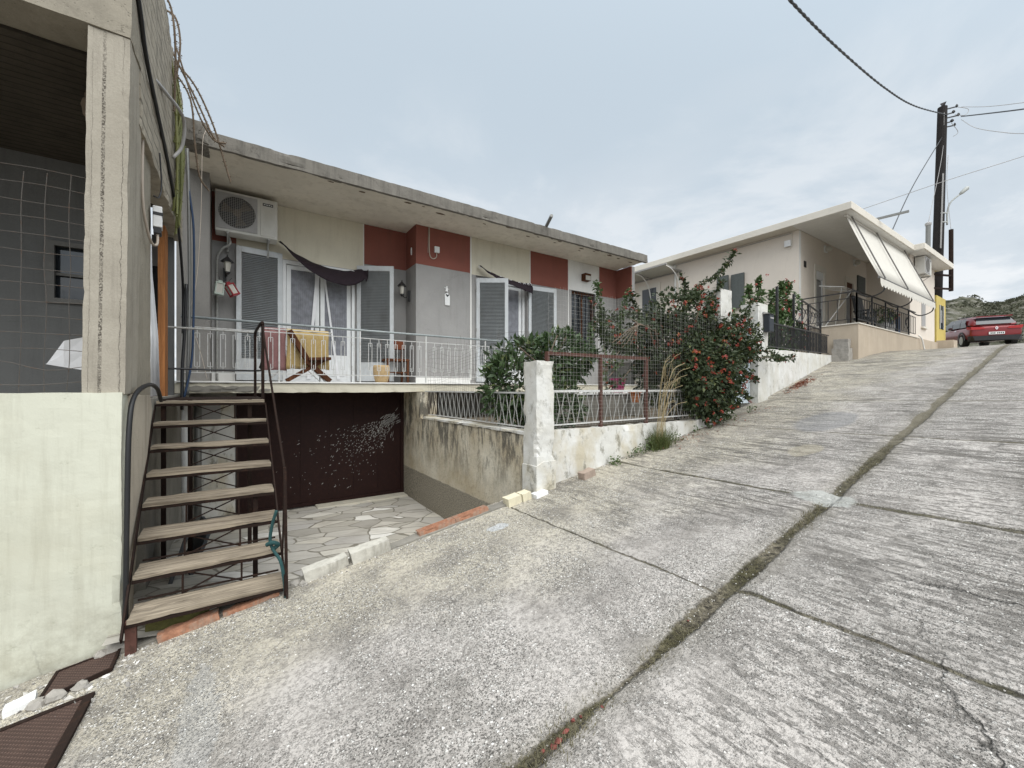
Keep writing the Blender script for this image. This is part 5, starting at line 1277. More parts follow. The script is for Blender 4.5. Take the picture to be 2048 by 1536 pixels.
stuff('joint_moss', mb, M['mossleaf']); bpy.data.objects['joint_moss']['label'] = 'dry moss and tiny grass growing in the joints of the concrete road'
lt = B()
for _ in range(260):
    x = random.gauss(11.4, .5); y = edge_y(x) - .02 - abs(random.gauss(0, .12)); leaf(lt, Vector((x, y, road_z(x, y) + .03)), Vector((rv().x, rv().y, .1)), UP + rv() * .4, .07, .045)
for _ in range(160):
    x = random.uniform(5.2, 8.6); y = edge_y(x) - .1 - abs(random.gauss(0, .22)); leaf(lt, Vector((x, y, road_z(x, y) + .02)), Vector((rv().x, rv().y, .1)), UP + rv() * .4, .04, .022)
stuff('leaf_litter', lt, M['litter']); bpy.data.objects['leaf_litter']['label'] = 'reddish fallen leaves on the road below walls and bush'
# crumbs and loose chippings on the concrete
ch = B(); random.seed(51)
def pebble(b, p, r):
    m = Matrix.Rotation(random.uniform(0, 6), 3, rv()); s_ = Vector((1, random.uniform(.6, 1), random.uniform(.35, .7))) * r
    b.add([p + m @ Vector((x * s_.x, y * s_.y, z * s_.z)) for x, y, z in ((1, 0, 0), (-1, 0, 0), (0, 1, 0), (0, -1, 0), (0, 0, 1), (0, 0, -1), (.6, .6, .5), (-.6, .6, -.5))],
          [(0, 6, 4), (6, 2, 4), (2, 1, 4), (1, 3, 4), (3, 0, 4), (0, 5, 6), (6, 5, 2), (2, 5, 7), (2, 7, 1), (7, 5, 1), (1, 5, 3), (3, 5, 0)])
for _ in range(9000):
    x = -.8 + 6.5 * random.random() ** 1.25; y = random.uniform(.2, 3.75)
    pebble(ch, Vector((x, y, road_surface(x, y) + random.uniform(-.002, .001))), random.uniform(.003, .0075) * (1.3 if random.random() < .08 else 1))
for _ in range(700):
    x = random.uniform(-.9, 7); y = edge_y(x) - abs(random.gauss(.02, .06)); pebble(ch, Vector((x, y, road_surface(x, y))), random.uniform(.004, .014))
for _ in range(110):
    x = random.uniform(-1.3, -.5); y = 3.62 + random.gauss(0, .14); pebble(ch, Vector((x, y, road_surface(x, y))), random.uniform(.008, .03))
stn = N('chippings', .9, .2); stn.col(stn.ramp(stn.island(), [(0, (.16, .15, .14)), (.5, (.38, .36, .33)), (1, (.66, .64, .60))]))
rf = B(); random.seed(77)
for x in (1.08, 1.13, 1.16, 1.21, 1.27, 1.31, 1.42, 2.2): 
    y = JA + JB * x + random.gauss(0, .012); pebble(rf, Vector((x, y, road_surface(x, y) + .006)), random.uniform(.010, .024))
stuff('brick_crumbs', rf, plain('dark_red_brick', (.16, .05, .04), .9, .3, 40)); bpy.data.objects['brick_crumbs']['label'] = 'red brick crumbs lodged in the joint of the concrete road'
stuff('road_chippings', ch, stn.m); bpy.data.objects['road_chippings']['label'] = 'light stone chips set in the worn concrete road surface'

# ------------------------------------------------------------------ bricks and covers along the road
def brick(name, mat, c, size, rz, lab, cat='brick', grp=None, cell=.03, amp=.004, chip=.02):
    b = B().rbox(-size[0] / 2, size[0] / 2, -size[1] / 2, size[1] / 2, 0, size[2], cell, amp, 9, chip)
    sl_ = math.atan(.161); m = Matrix.Rotation(-sl_, 3, 'Y') @ Matrix.Rotation(rz, 3, 'Z'); C_ = Vector((c[0], c[1], road_z(c[0], c[1]) + c[2]))
    return tag(obj(name, b.warp(lambda v: C_ + m @ v), M[mat]), lab, cat, grp)
brick('kerb_block', 'whitebrick', (.68, 3.92, -.05), (.36, .13, .155), .02, 'whitewashed kerb block beside the courtyard, nearest the stairs', 'block')
brick('kerb_block', 'whitebrick', (1.06, 3.92, -.05), (.35, .14, .17), .0, 'whitewashed kerb block beside the courtyard, uphill of its twin', 'block')
for i, x in enumerate((1.72, 2.12)):
    b = B().rbox(-.20, .20, -.05, .05, 0, .075, .03, .004, 9, .03)
    for k in range(4): b.box(-.20, .20, -.046 + .027 * k, -.034 + .027 * k, .074, .084)
    m = Matrix.Rotation(-math.atan(.161), 3, 'Y'); C_ = Vector((x, 3.93, road_z(x, 3.9) - .012))
    tag(obj('terracotta_brick', b.warp(lambda v: C_ + m @ v), M['terra']), ('grooved terracotta brick edging the courtyard, lower of the joined pair', 'grooved terracotta brick edging the courtyard, upper of the joined pair')[i], 'brick')
brick('terracotta_brick', 'terra', (-.27, 3.845, -.02), (.36, .09, .085), .02, 'broken terracotta brick set under the lowest stair tread')
brick('terracotta_brick', 'terra', (.12, 3.85, -.03), (.38, .07, .075), .02, 'thin terracotta brick edging at the right foot of the stairs')
brick('cream_block', 'creamblock', (2.62, 3.87, .0), (.18, .13, .10), .0, 'larger cream block at the kerb below the whitewashed post', 'block', cell=.06, amp=.002, chip=.01)
brick('cream_block', 'creamblock', (2.78, 3.86, .0), (.12, .13, .10), .0, 'small cream block between the larger one and the white tile', 'block', cell=.06, amp=.002, chip=.01)
brick('white_tile', 'whitepl', (2.95, 3.80, .01), (.18, .12, .05), .05, 'white tile fragment at the foot of the whitewashed post', 'tile', cell=.06, amp=.002, chip=.01)
brick('loose_brick', 'brickloose', (3.72, 3.80, .0), (.22, .11, .10), .1, 'loose dusty brick lying beside the low white wall', 'brick', amp=.005)
brick('white_brick', 'whitepl', (-1.06, 3.68, -.01), (.13, .12, .05), .2, 'white tile piece beside the rusty cover at the bottom left', 'tile', cell=.06, amp=.002, chip=.01)
rb_ = B(); random.seed(61)
for i, (x, y, r) in enumerate(((-.69, 3.96, .075), (-.76, 3.93, .05), (-.63, 3.93, .045), (-.90, 3.60, .05), (-.98, 3.60, .045), (-.80, 3.62, .04), (.42, 3.9, .05), (.48, 3.86, .04))):
    b = B().lathe((0, 0, 0), [(.3, -.8), (.8, -.4), (1, 0), (.75, .5), (.3, .75)], 8); C_ = Vector((x, y, road_z(x, y) + r * .3)); s_ = r
    b.warp(lambda v: C_ + (v + noise.noise_vector(v * 1.3 + Vector((i, 0, 0))) * .3) * s_)
    where = 'at the foot of the cream wall corner' if i < 3 else ('along the edge of the rusty covers' if i < 6 else 'at the end of the kerb by the stairs')
    size_ = ('largest', 'middle-sized', 'smallest')[i] if i < 3 else (('largest', 'second largest', 'smallest')[i - 3] if i < 6 else ('larger', 'smaller')[i - 6])
    tag(obj('rubble_stone', b, M['stone']), size_ + ' grey rubble stone ' + where, 'stone', 'rubble stones along the road edge')
def cover(name, pts, lab, h, lipz):
    """metal plate on the sloping road: corner points in plan"""
    t_ = thing(name, (sum(p[0] for p in pts) / 4, sum(p[1] for p in pts) / 4, road_z(pts[0][0], pts[0][1])), lab, 'manhole cover')
    top = [Vector((x, y, road_z(x, y) + lipz)) for x, y in pts]; c = sum(top, Vector()) / 4
    ins = [c + (p - c) * .9 for p in top]
    k = UP * h
    obj('plate', B().add([p + k * .6 for p in ins] + [p - UP * .03 for p in ins], [(0, 1, 2, 3), (0, 4, 5, 1), (1, 5, 6, 2), (2, 6, 7, 3), (3, 7, 4, 0)]), M['plate'], t_)
    fb = B()
    for i in range(4):
        a, b_, a2, b2 = top[i], top[(i + 1) % 4], ins[i], ins[(i + 1) % 4]
        fb.add([a + k, b_ + k, b2 + k, a2 + k, a - UP * .04, b_ - UP * .04, b2 - UP * .0, a2 - UP * .0], [(0, 1, 2, 3), (0, 4, 5, 1), (3, 2, 6, 7)])
    obj('frame', fb, M['brown_iron'], t_)
cover('manhole_cover', [(-.98, 3.60), (-.66, 3.66), (-.66, 3.93), (-.98, 3.93)], 'small rusty metal cover tight against the cream wall', .016, .02)
cover('manhole_cover', [(-1.6, 2.75), (-.72, 2.80), (-.70, 3.46), (-1.6, 3.50)], 'large rusty metal cover in the bottom left corner', .012, .012)

# ------------------------------------------------------------------ beige house uphill
h2 = thing('beige_house', (21, 8, 1), 'pale beige house with a raised veranda and striped awning up the road', 'house')
w = B().box(16.6, 16.85, 6.38, 14.2, .5, 5.64).box(16.85, 18.0, 6.38, 6.6, 2.0, 5.64).box(18.78, 21.05, 6.38, 6.6, 2.0, 5.64).box(21.8, 23.5, 6.38, 6.6, 2.0, 5.64).box(18.0, 18.78, 6.38, 6.6, 4.45, 5.64).box(21.05, 21.8, 6.38, 6.6, 4.45, 5.64)
w.box(23.5, 27.6, 4.95, 9, .9, 5.64)
obj('wall', w, M['h2wall'], h2)
obj('roof_slab', B().box(16.0, 23.0, 4.71, 14.6, 5.645, 5.88).box(23.0, 28.1, 4.40, 14.6, 5.643, 5.878), M['h2roof'], h2, bevel=.012)
obj('soffit', B().box(16.04, 22.99, 4.75, 6.37, 5.637, 5.644).box(23.01, 28.05, 4.44, 4.94, 5.635, 5.642), M['white_pl'], h2)
obj('veranda_base', B().box(16.6, 23.45, 4.71, 6.379, .2, 2.09).box(23.45, 28.3, 4.80, 4.949, 1.0, 2.15), M['h2base'], h2)
obj('veranda_edging', B().box(16.57, 23.5, 4.68, 6.379, 2.09, 2.125), M['h2roof'], h2)
obj('corner_quoin', B().box(16.592, 16.75, 6.374, 6.38, 2.1, 5.63), M['white_pl'], h2)
for x0, x1, z1 in ((18.0, 18.78, 4.45), (21.05, 21.8, 4.45)):
    d = obj('veranda_door', B().box(x0, x0 + .07, 6.42, 6.5, 2.1, z1 - .3).box(x1 - .07, x1, 6.42, 6.5, 2.1, z1 - .3).box(x0, x1, 6.40, 6.5, z1 - .3, z1).box(x0 + .07, x1 - .07, 6.45, 6.5, 2.1, 2.3), M['wood_br' if x0 > 20 else 'doorwhite'], h2)
    obj('pane', B().box(x0 + .07, x1 - .07, 6.47, 6.49, 2.3, z1 - .3), M['glass'], d)
    c = B()
    for i in range(8): c.box(x0 + .09 + .078 * i, x0 + .125 + .078 * i, 6.44, 6.465, 2.25, z1 - .35)
    obj('slats', c, M['greypl'], d)
    obj('door_surround', B().box(x0 - .14, x0 - .002, 6.35, 6.385, 2.12, z1 + .2).box(x1 + .002, x1 + .14, 6.35, 6.385, 2.12, z1 + .2).box(x0 - .002, x1 + .002, 6.35, 6.385, z1 + .002, z1 + .2), M['h2roof'], h2)
obj('far_window', B().box(22.3, 23.2, 6.33, 6.379, 4.1, 4.9), M['h2shutter'], h2)
wn = obj('street_window', B().box(25.3, 25.9, 4.93, 4.955, 2.75, 3.95), M['greypl'], h2); obj('sill', B().box(25.2, 26.0, 4.86, 4.95, 2.68, 2.75), M['h2roof'], wn)
sd = obj('side_door', B().box(16.54, 16.6, 12.1, 13.3, 2.2, 5.0), M['h2roof'], h2); obj('opening', B().box(16.53, 16.54, 12.3, 13.1, 2.2, 4.8), M['glass'], sd)
obj('side_shutter', B().box(16.50, 16.58, 8.25, 8.75, 3.2, 4.55).box(16.35, 16.43, 8.79, 9.25, 3.2, 4.55), M['h2shutter'], h2)
obj('cable_trim', B().bar((16.585, 6.6, 5.58), (16.585, 13.8, 5.60), .02), M['greypl'], h2)
obj('downpipe', B().tube([(16.57, 11.3, 5.6), (16.57, 11.3, 2.0)], .05, 8), M['white_pl'], h2, smooth=True)
obj('step', B().rbox(16.2, 16.58, 4.85, 5.3, .4, 1.3, .1, .02, 3).rbox(16.35, 16.58, 4.9, 5.3, 1.3, 1.6, .1, .02, 3), M['stone'], h2)
obj('waste_pipe', B().tube(curve([(24.0, 4.78, 2.25), (24.2, 4.72, 2.1), (24.35, 4.68, 1.7), (24.4, 4.64, 1.55), (24.5, 4.5, 1.52)], 4), .03, 6), M['white_pl'], h2, smooth=True)
obj('roof_spout', B().bar((18.6, 4.9, 5.93), (18.9, 4.0, 6.0), .07), M['lead'], h2)
t_ = thing('door_canopy', (16.1, 13, 5.5), 'curved frosted canopy over the side door of the beige house', 'canopy')
o = obj('sheet', B().add([(15.45, 11.0, 5.40), (15.45, 14.3, 5.40), (16.58, 14.3, 5.28), (16.58, 11.0, 5.28)], [(0, 1, 2, 3)]), M['canopy'], t_); o.modifiers.new('t', 'SOLIDIFY').thickness = .012
for y in (11.02, 12.6, 14.25):
    obj('rib', B().bar((15.47, y, 5.36), (16.58, y, 5.24), .035), M['greypl'], t_)
    obj('strut', B().tube(curve([(15.5, y, 5.34), (15.95, y, 5.22), (16.35, y, 4.85), (16.57, y, 4.2)], 5), .025, 6), M['white_pl'], t_)
obj('front_bar', B().bar((15.45, 10.98, 5.40), (15.45, 14.32, 5.40), .06), M['greypl'], t_)
obj('wall_bar', B().bar((16.56, 10.98, 5.25), (16.56, 14.32, 5.25), .04), M['greypl'], t_)
t_ = thing('alarm_box', (16.58, 6.75, 5.1), 'small white box with conduit high on the beige side wall', 'box')
obj('case', B().box(16.5, 16.597, 6.62, 6.82, 5.12, 5.34), M['whitepl'], t_, bevel=.01); obj('conduit', B().tube([(16.58, 6.6, 5.62), (16.58, 6.6, 5.1), (16.56, 6.7, 5.03)], .018, 6), M['h2roof'], t_)
tag(obj('house_number', B().box(16.98, 17.16, 6.36, 6.377, 4.38, 4.6), M['blackpl']), 'small dark number plaque near the veranda corner', 'plaque')
for x, lab in ((18.9, 'round white wall light above the first veranda door'), (22.0, 'round white wall light near the far veranda door')):
    t_ = thing('wall_light', (x, 6.36, 5.25), lab, 'lamp'); obj('base', B().box(x - .13, x + .13, 6.34, 6.379, 5.25, 5.5), M['whitepl'], t_); obj('globe', B().lathe((x, 6.28, 5.26), [(.03, 0), (.12, .05), (.13, .12), (.08, .2), (.02, .22)], 12), M['bulb'], t_, smooth=True)
aircon((24.07, 4.58, 4.86), 'white air conditioner under the far eaves of the beige house')

vr = thing('veranda_railing', (20, 4.76, 2.12), 'black iron railing around the raised veranda of the beige house', 'railing')
Pv = [(16.63, 6.3), (16.63, 4.76), (23.4, 4.76)]
for (xa, ya), (xb, yb) in zip(Pv, Pv[1:]):
    for z in (3.15, 2.95, 2.26): obj('rail', B().bar((xa, ya, z), (xb, yb, z), .035 if z > 3 else .022), M['black_iron'], vr)
    L = math.hypot(xb - xa, yb - ya); n = int(L / .24)
    for i in range(n + 1):
        f = i / n; p = (xa + (xb - xa) * f, ya + (yb - ya) * f)
        if i % 6 == 0: obj('post', B().bar((*p, 2.12), (*p, 3.15), .04), M['black_iron'], vr)
        else: obj('picket', B().bar((*p, 2.26), (*p, 2.95), .016), M['black_iron'], vr)
for x in (18.0, 20.2, 22.2):
    q = Vector((x, 4.76, 2.6)); obj('scroll', B().tube(curve([q + Vector((-.3, 0, -.2)), q + Vector((0, 0, .25)), q + Vector((.3, 0, -.1)), q + Vector((.1, 0, -.2)), q + Vector((-.1, 0, 0))], 5), .014, 5), M['black_iron'], vr)
aw = thing('striped_awning', (20, 4.6, 3.2), 'pale sloping drop awning with scalloped edge hanging in front of the veranda', 'awning')
TX0, TX1, ty_, tz_, by_, bz_ = 16.4, 23.05, 4.98, 5.6, 4.14, 3.42
cb = B(); n = 30
for i in range(n + 1):
    x = TX0 + (TX1 - TX0) * i / n
    for j in range(5):
        t = j / 4; cb.v.append(Vector((x, ty_ + (by_ - ty_) * t, tz_ + (bz_ - tz_) * t - .05 * math.sin(math.pi * t))))
cb.f = [(i * 5 + j, (i + 1) * 5 + j, (i + 1) * 5 + j + 1, i * 5 + j + 1) for i in range(n) for j in range(4)]
o = obj('cloth', cb, M['awning'], aw, smooth=True); o.modifiers.new('t', 'SOLIDIFY').thickness = .006
cb = B(); n = 120
for i in range(n + 1):
    x = TX0 + (TX1 - TX0) * i / n; cb.v += [Vector((x, by_ - .02, bz_)), Vector((x, by_ - .03, bz_ - .20 - .09 * abs(math.sin(i / n * math.pi * 22))))]
cb.f = [(2 * i, 2 * i + 2, 2 * i + 3, 2 * i + 1) for i in range(n)]
obj('valance', cb, M['awning'], aw).modifiers.new('t', 'SOLIDIFY').thickness = .005
obj('front_bar', B().tube([(TX0 - .05, by_, bz_), (TX1 + .05, by_, bz_)], .035, 8), M['awningrod'], aw)
obj('roller', B().tube([(TX0 - .05, ty_, tz_), (TX1 + .05, ty_, tz_)], .05, 8), M['awning'], aw)
for x in (16.75, 19.2, 22.6): obj('rod', B().bar((x, ty_ - .06, tz_ + .02), (x, by_ - .06, bz_), .035), M['awningrod'], aw)
for x in (17.0, 20.0, 23.0): obj('arm', B().tube(curve([(x, by_, bz_), (x - .05, by_ + .05, bz_ - .35), (x - .3, 4.5, bz_ - .5), (x - .9, 4.72, 3.12)], 5), .022, 6), M['black_iron'], aw)

# veranda furniture and pots
t_ = thing('drying_rack', (17.5, 5.6, 2.12), 'white clothes airer behind the veranda railing of the beige house', 'drying rack')
fb = B()
for i in range(7): fb.tube([(17.0, 5.2 + .12 * i, 3.42 + .03 * i), (18.1, 5.2 + .12 * i, 3.42 + .03 * i)], .009, 5)
fb.tube([(17.0, 5.2, 3.42), (17.0, 5.92, 3.60)], .012, 6).tube([(18.1, 5.2, 3.42), (18.1, 5.92, 3.60)], .012, 6)
obj('frame', fb, M['white_iron'], t_); obj('leg', B().tube([(17.1, 5.3, 3.42), (18.0, 5.8, 2.13)], .012, 6), M['white_iron'], t_); obj('leg', B().tube([(18.0, 5.3, 3.42), (17.1, 5.8, 2.13)], .012, 6), M['white_iron'], t_)
t_ = thing('veranda_armchair', (18.6, 5.2, 2.12), 'dark high-backed armchair behind the veranda railing', 'chair')
obj('backrest', B().obox((18.9, 5.35, 2.95), (.9, .08, .85), Matrix.Rotation(-.15, 3, 'X')), M['blackpl'], t_, bevel=.04); obj('seat', B().box(18.5, 19.3, 4.95, 5.4, 2.45, 2.55), M['blackpl'], t_, bevel=.02)
for x in (18.5, 19.26): obj('armrest', B().box(x, x + .06, 4.95, 5.4, 2.75, 2.8), M['blackpl'], t_); obj('leg', B().box(x, x + .05, 4.97, 5.02, 2.13, 2.75), M['blackpl'], t_)
for x, lab, mt in ((20.2, 'potted plant with pale blooms on the veranda', 'dry'), (21.0, 'potted plant with deep red blooms on the veranda', 'redflower')):
    t_ = thing('potted_plant', (x, 5.0, 2.12), lab, 'plant'); obj('pot', B().lathe((x, 5.0, 2.13), [(.12, 0), (.18, .3), (.19, .33), (.15, .33), (.01, .3)], 14), M['greypl'], t_)
    lf, f2 = B(), B(); clump(lf, (x, 5.0, 2.75), (.28, .22, .3), 130, .12)
    for _ in range(10): blossom(f2, Vector((x, 4.95, 2.85)) + rv() * .22, 8, .07)
    obj('leaves', lf, M['hibleaf'], t_); obj('blooms', f2, M[mt], t_)
t_ = thing('blue_door', (22.6, 5.3, 2.12), 'blue grey panels standing at the far end of the veranda', 'panel')
for q in ((21.8, 22.3, 5.2, 5.25, 2.13, 3.1), (22.8, 23.3, 5.2, 5.25, 2.13, 3.0)): obj('panel', B().box(*q), M['bluepl'], t_)

# ------------------------------------------------------------------ yellow building, pole, wires
yb = thing('yellow_building', (28.5, 6.5, 1.9), 'narrow bright yellow building front with a dark window beyond the beige house', 'building')
obj('wall', B().box(27.7, 29.5, 4.9, 8, 1.6, 4.45), M['yellow'], yb); obj('window', B().box(28.25, 29.05, 4.88, 4.905, 2.9, 4.05), M['glass'], yb); obj('window_frame', B().box(28.25, 28.3, 4.87, 4.88, 2.9, 4.05).box(29.0, 29.05, 4.87, 4.88, 2.9, 4.05).box(28.55, 28.6, 4.87, 4.88, 3.2, 3.8), M['whitepl'], yb)
ob = B().rbox(27.4, 28.2, 4.3, 4.85, 1.3, 2.25, .2, .02, 2)
obj('kerb_block', ob, M['h2base'], yb)
pl = thing('utility_pole', (29.0, 5.2, 1.9), 'tall tarred wooden utility pole behind the beige house', 'utility pole')
PT = Vector((29.75, 5.05, 14.25)); PB = Vector((28.98, 5.19, 1.7))
obj('shaft', B().tube([PB, PB.lerp(PT, .5), PT], [.22, .205, .185], 14).add([PT + Vector((-.2, 0, 0)), PT + Vector((.16, .12, .32)), PT + Vector((.16, -.12, .32)), PT + Vector((.2, 0, 0))], [(0, 1, 2), (1, 3, 2), (0, 2, 3), (0, 3, 1)]), M['pole'], pl, smooth=False)
hw = B()
for dz, dx, dy, k in ((-.15, .30, .45, .8), (-.42, .22, .35, 1), (-.60, .34, .5, .9), (-.85, .2, .3, 1.1), (-1.05, .30, .38, .7)): hw.bar(PT + Vector((0, -.1, dz)), PT + Vector((dx, -dy, dz + .06)), .045).lathe(PT + Vector((dx, -dy, dz + .02)), [(.02, 0), (.07 * k, .05), (.06 * k, .11), (.02, .16)], 8)
obj('insulators', hw, M['black_iron'], pl)
lw = B().tube(curve([PT + Vector((.3, -.45, -.1)), PT + Vector((.6, -.8, -.3)), PT + Vector((.45, -.7, -.6)), PT + Vector((.2, -.4, -.5))], 6), .012, 5).tube(curve([PT + Vector((.1, -.3, -.9)), PT + Vector((.25, -.5, -1.4)), PT + Vector((.15, -.35, -1.6))], 6), .012, 5)
obj('jumper_wires', lw, M['greypl'], pl)
obj('cable_guard', B().bar(PB.lerp(PT, .42) + Vector((-.25, -.14, 0)), PB.lerp(PT, .72) + Vector((-.23, -.14, 0)), .05), M['greypl'], pl)
L0 = PB.lerp(PT, .575)
sl_ = thing('street_lamp', L0 + Vector((.1, -.28, 0)), 'grey street lamp on a curved arm fixed to the utility pole', 'street lamp')
tip = L0 + Vector((.38, -.66, .72))
obj('arm', B().tube(curve([L0 + Vector((.05, -.27, -.75)), L0 + Vector((.06, -.28, -.1)), L0 + Vector((.13, -.38, .36)), tip], 6), .035, 8), M['lamp'], sl_, smooth=True)
obj('clamp', B().bar(L0 + Vector((-.2, -.1, -.6)), L0 + Vector((.06, -.28, -.6)), .05).bar(L0 + Vector((-.2, -.1, -.15)), L0 + Vector((.06, -.28, -.15)), .05), M['lamp'], sl_)
hd = (tip - (L0 + Vector((.13, -.38, .36)))).normalized()
obj('head', B().tube([tip - hd * .05, tip + hd * .1, tip + hd * .38, tip + hd * .48], [.035, .08, .10, .04], 10), M['lamp'], sl_, smooth=True)
def wire(name, pts, r, lab, mat='blackpl', n=12):
    tag(obj(name, B().tube(curve(pts, n), r, 6), M[mat], smooth=True), lab, 'wire')
def ray(px, py, d):
    u = (px - 1024) / 821; return Vector(((.5593 + .829 * u) * d, (.829 - .5593 * u) * d, (777 - py) / 821 * d))
TW = [PT + Vector((0, -.15, -.45)), ray(1830, 212, 16.0), ray(1770, 176, 13.0), ray(1680, 100, 9.6), ray(1580, 0, 7.2), ray(1440, -170, 5.2)]
ps = curve(TW, 70); b = B()
for s_ in (0, math.pi):
    q = []
    for i, p in enumerate(ps):
        d = (ps[min(i + 1, len(ps) - 1)] - ps[max(0, i - 1)]).normalized(); a = d.cross(UP).normalized(); c = a.cross(d); t = i * .55 + s_
        q.append(p + (a * math.cos(t) + c * math.sin(t)) * .009)
    b.tube(q, .019, 6)
tag(obj('overhead_cable', b, M['blackpl'], smooth=True), 'thick twisted black cable sweeping from the pole top to the upper edge', 'wire')
E_ = PT + Vector((.4, -.6, 0))
wire('overhead_wire', [E_ + Vector((0, 0, -.15)), ray(1975, 213, 17.5), ray(2048, 205, 15), ray(2150, 190, 12)], .012, 'uppermost thin wire leaving the pole top to the right', 'greypl')
wire('overhead_wire', [E_ + Vector((-.05, 0, -.65)), ray(1975, 227, 17.5), ray(2048, 218, 15), ray(2150, 202, 12)], .026, 'thicker dark wire leaving the pole top to the right')
wire('overhead_wire', [E_ + Vector((-.05, 0, -.8)), ray(1950, 255, 17.5), ray(2000, 264, 16), ray(2048, 267, 15), ray(2150, 262, 12)], .012, 'sagging thin wire, lowest of those leaving the pole top', 'greypl')
wire('overhead_wire', [(17.2, 4.8, 5.93), ray(1890, 362, 12.6), ray(2048, 312, 12), ray(2150, 275, 11.5)], .009, 'thin wire rising from the beige roof past the pole to the right', 'greypl')
wire('overhead_wire', [PB.lerp(PT, .87) + Vector((-.2, -.05, 0)), ray(1826, 372, 18.0), (21.3, 5.1, 5.9)], .02, 'dark service wire slanting from the pole down to the beige roof')
for nm, p0, p1, lab in (('aerial_post', (26.65, 5.0, 5.85), (26.62, 4.98, 7.55), 'short grey pipe post standing on the beige roof by the pole'),):
    t_ = thing(nm, p0, lab, 'post'); obj('pipe', B().tube([p0, p1], .09, 8), M['lead'], t_); obj('cap', B().lathe(p1, [(.11, 0), (.12, .1), (.05, .16)], 8), M['greypl'], t_)
wire('stay_wire', [(26.62, 4.98, 7.65), PB.lerp(PT, .8) + Vector((-.3, -.1, 0)), PT + Vector((-.22, -.1, -.4))], .01, 'thin wire from the roof pipe post up the left of the pole', 'greypl')
t_ = thing('service_mast', (28.9, 4.64, 4.8), 'rusty brown mast on two wall brackets right of the utility pole', 'mast')
obj('pipe', B().tube([(28.95, 4.62, 4.75), (28.95, 4.62, 7.75)], .085, 8), M['brown_iron'], t_)
for z in (4.85, 5.5): obj('bracket', B().bar((27.5, 4.98, z - .08), (28.95, 4.62, z), .08), M['brown_iron'], t_)
wire('stay_wire', [(28.95, 4.62, 7.7), (29.2, 4.8, 10.0), PT + Vector((0, -.2, -2.5))], .01, 'thin wire from the brown mast up the right of the pole', 'greypl')

# ------------------------------------------------------------------ red estate car seen from behind
CH = R(26); CO = Vector((29.7, 4.12, 0)); Fw = Vector((math.cos(CH), math.sin(CH), 0)); Rt = Vector((math.sin(CH), -math.cos(CH), 0))
CO = CO + Rt * .9; gz = road_z(CO.x, CO.y); pitch = .065
def car(p):  # local: x right, y forward from the rear bumper, z up
    return CO + Rt * p[0] + Fw * p[1] + Vector((0, 0, gz + p[2] + pitch * p[1]))
cr = thing('red_car', car((0, 2.2, 0)), 'red estate car parked at the top of the road, seen from behind', 'car')
def loft(b, st):
    n = len(st[0][1]); vs = []; fs = []
    for y, ring in st: vs += [car((x, y, z)) for x, z in ring]
    for i in range(len(st) - 1):
        for j in range(n): fs.append((i * n + j, i * n + (j + 1) % n, (i + 1) * n + (j + 1) % n, (i + 1) * n + j))
    fs += [tuple(range(n))[::-1], tuple(range((len(st) - 1) * n, len(st) * n))]
    return b.add(vs, fs)
def ring(w, z0, zb, zs, wt=.9):   # lower body section: half width, bottom, belt height, shoulder
    h = [(.82 * w, z0), (.98 * w, z0 + .14), (w, (z0 + zb) / 2 + .05), (.985 * w, zb - .1), (wt * w, zb)]
    return h + [(-x, z) for x, z in h[::-1]]
body = loft(B(), [(.0, ring(.78, .46, .93, 0, .92)), (.05, ring(.86, .36, .99, 0)), (.22, ring(.90, .27, 1.0, 0)), (.9, ring(.915, .22, .99, 0)), (2.2, ring(.915, .2, .95, 0)), (3.1, ring(.91, .2, .93, 0)), (3.5, ring(.90, .22, .88, 0)), (4.1, ring(.86, .25, .78, 0)), (4.4, ring(.74, .32, .66, 0, .9))])
o = obj('body', body, M['carred'], cr, smooth=True); o.modifiers.new('round', 'SUBSURF').render_levels = 2
def gring(w, zb, wt, zt):
    h = [(w, zb), (w * .97, zb + (zt - zb) * .45), (wt, zt - .05), (wt * .75, zt), ]
    return h + [(-x, z) for x, z in h[::-1]]
cab = loft(B(), [(.14, gring(.82, .93, .66, 1.10)), (.42, gring(.83, .94, .66, 1.43)), (.9, gring(.84, .93, .66, 1.50)), (2.0, gring(.84, .91, .66, 1.53)), (2.6, gring(.84, .90, .65, 1.45)), (3.4, gring(.79, .88, .62, .96))])
o = obj('cabin', cab, M['carred'], cr, smooth=True); o.modifiers.new('round', 'SUBSURF').render_levels = 2
g = B()
def quad(b, pts): b.add([car(p) for p in pts], [tuple(range(len(pts)))])
quad(g, [(-.66, .10, 1.06), (.66, .10, 1.06), (.56, .40, 1.385), (-.56, .40, 1.385)])
obj('rear_window', g.warp(lambda v: v - Fw * .05 + UP * .012), M['glass'], cr)
for s_ in (-1, 1):
    for a, c, a2, c2 in ((.50, 1.15, .75, 1.15), (1.2, 2.05, 1.2, 2.0), (2.1, 3.1, 2.05, 2.55)):
        g = B(); m1, m2 = (a + a2) / 2, (c + c2) / 2
        g.add([car(p) for p in ((s_ * .855, a, .985), (s_ * .855, c, .965), (s_ * .845, m2, 1.2), (s_ * .845, m1, 1.2), (s_ * .755, c2, 1.41), (s_ * .755, a2, 1.41))], [(0, 1, 2, 3), (3, 2, 4, 5)])
        obj('side_window', g, M['glass'], cr)
obj('spoiler', loft(B(), [(.20, [(-.6, 1.43), (.6, 1.43), (.6, 1.475), (-.6, 1.475)]), (.55, [(-.62, 1.44), (.62, 1.44), (.62, 1.49), (-.62, 1.49)])]), M['carred'], cr)
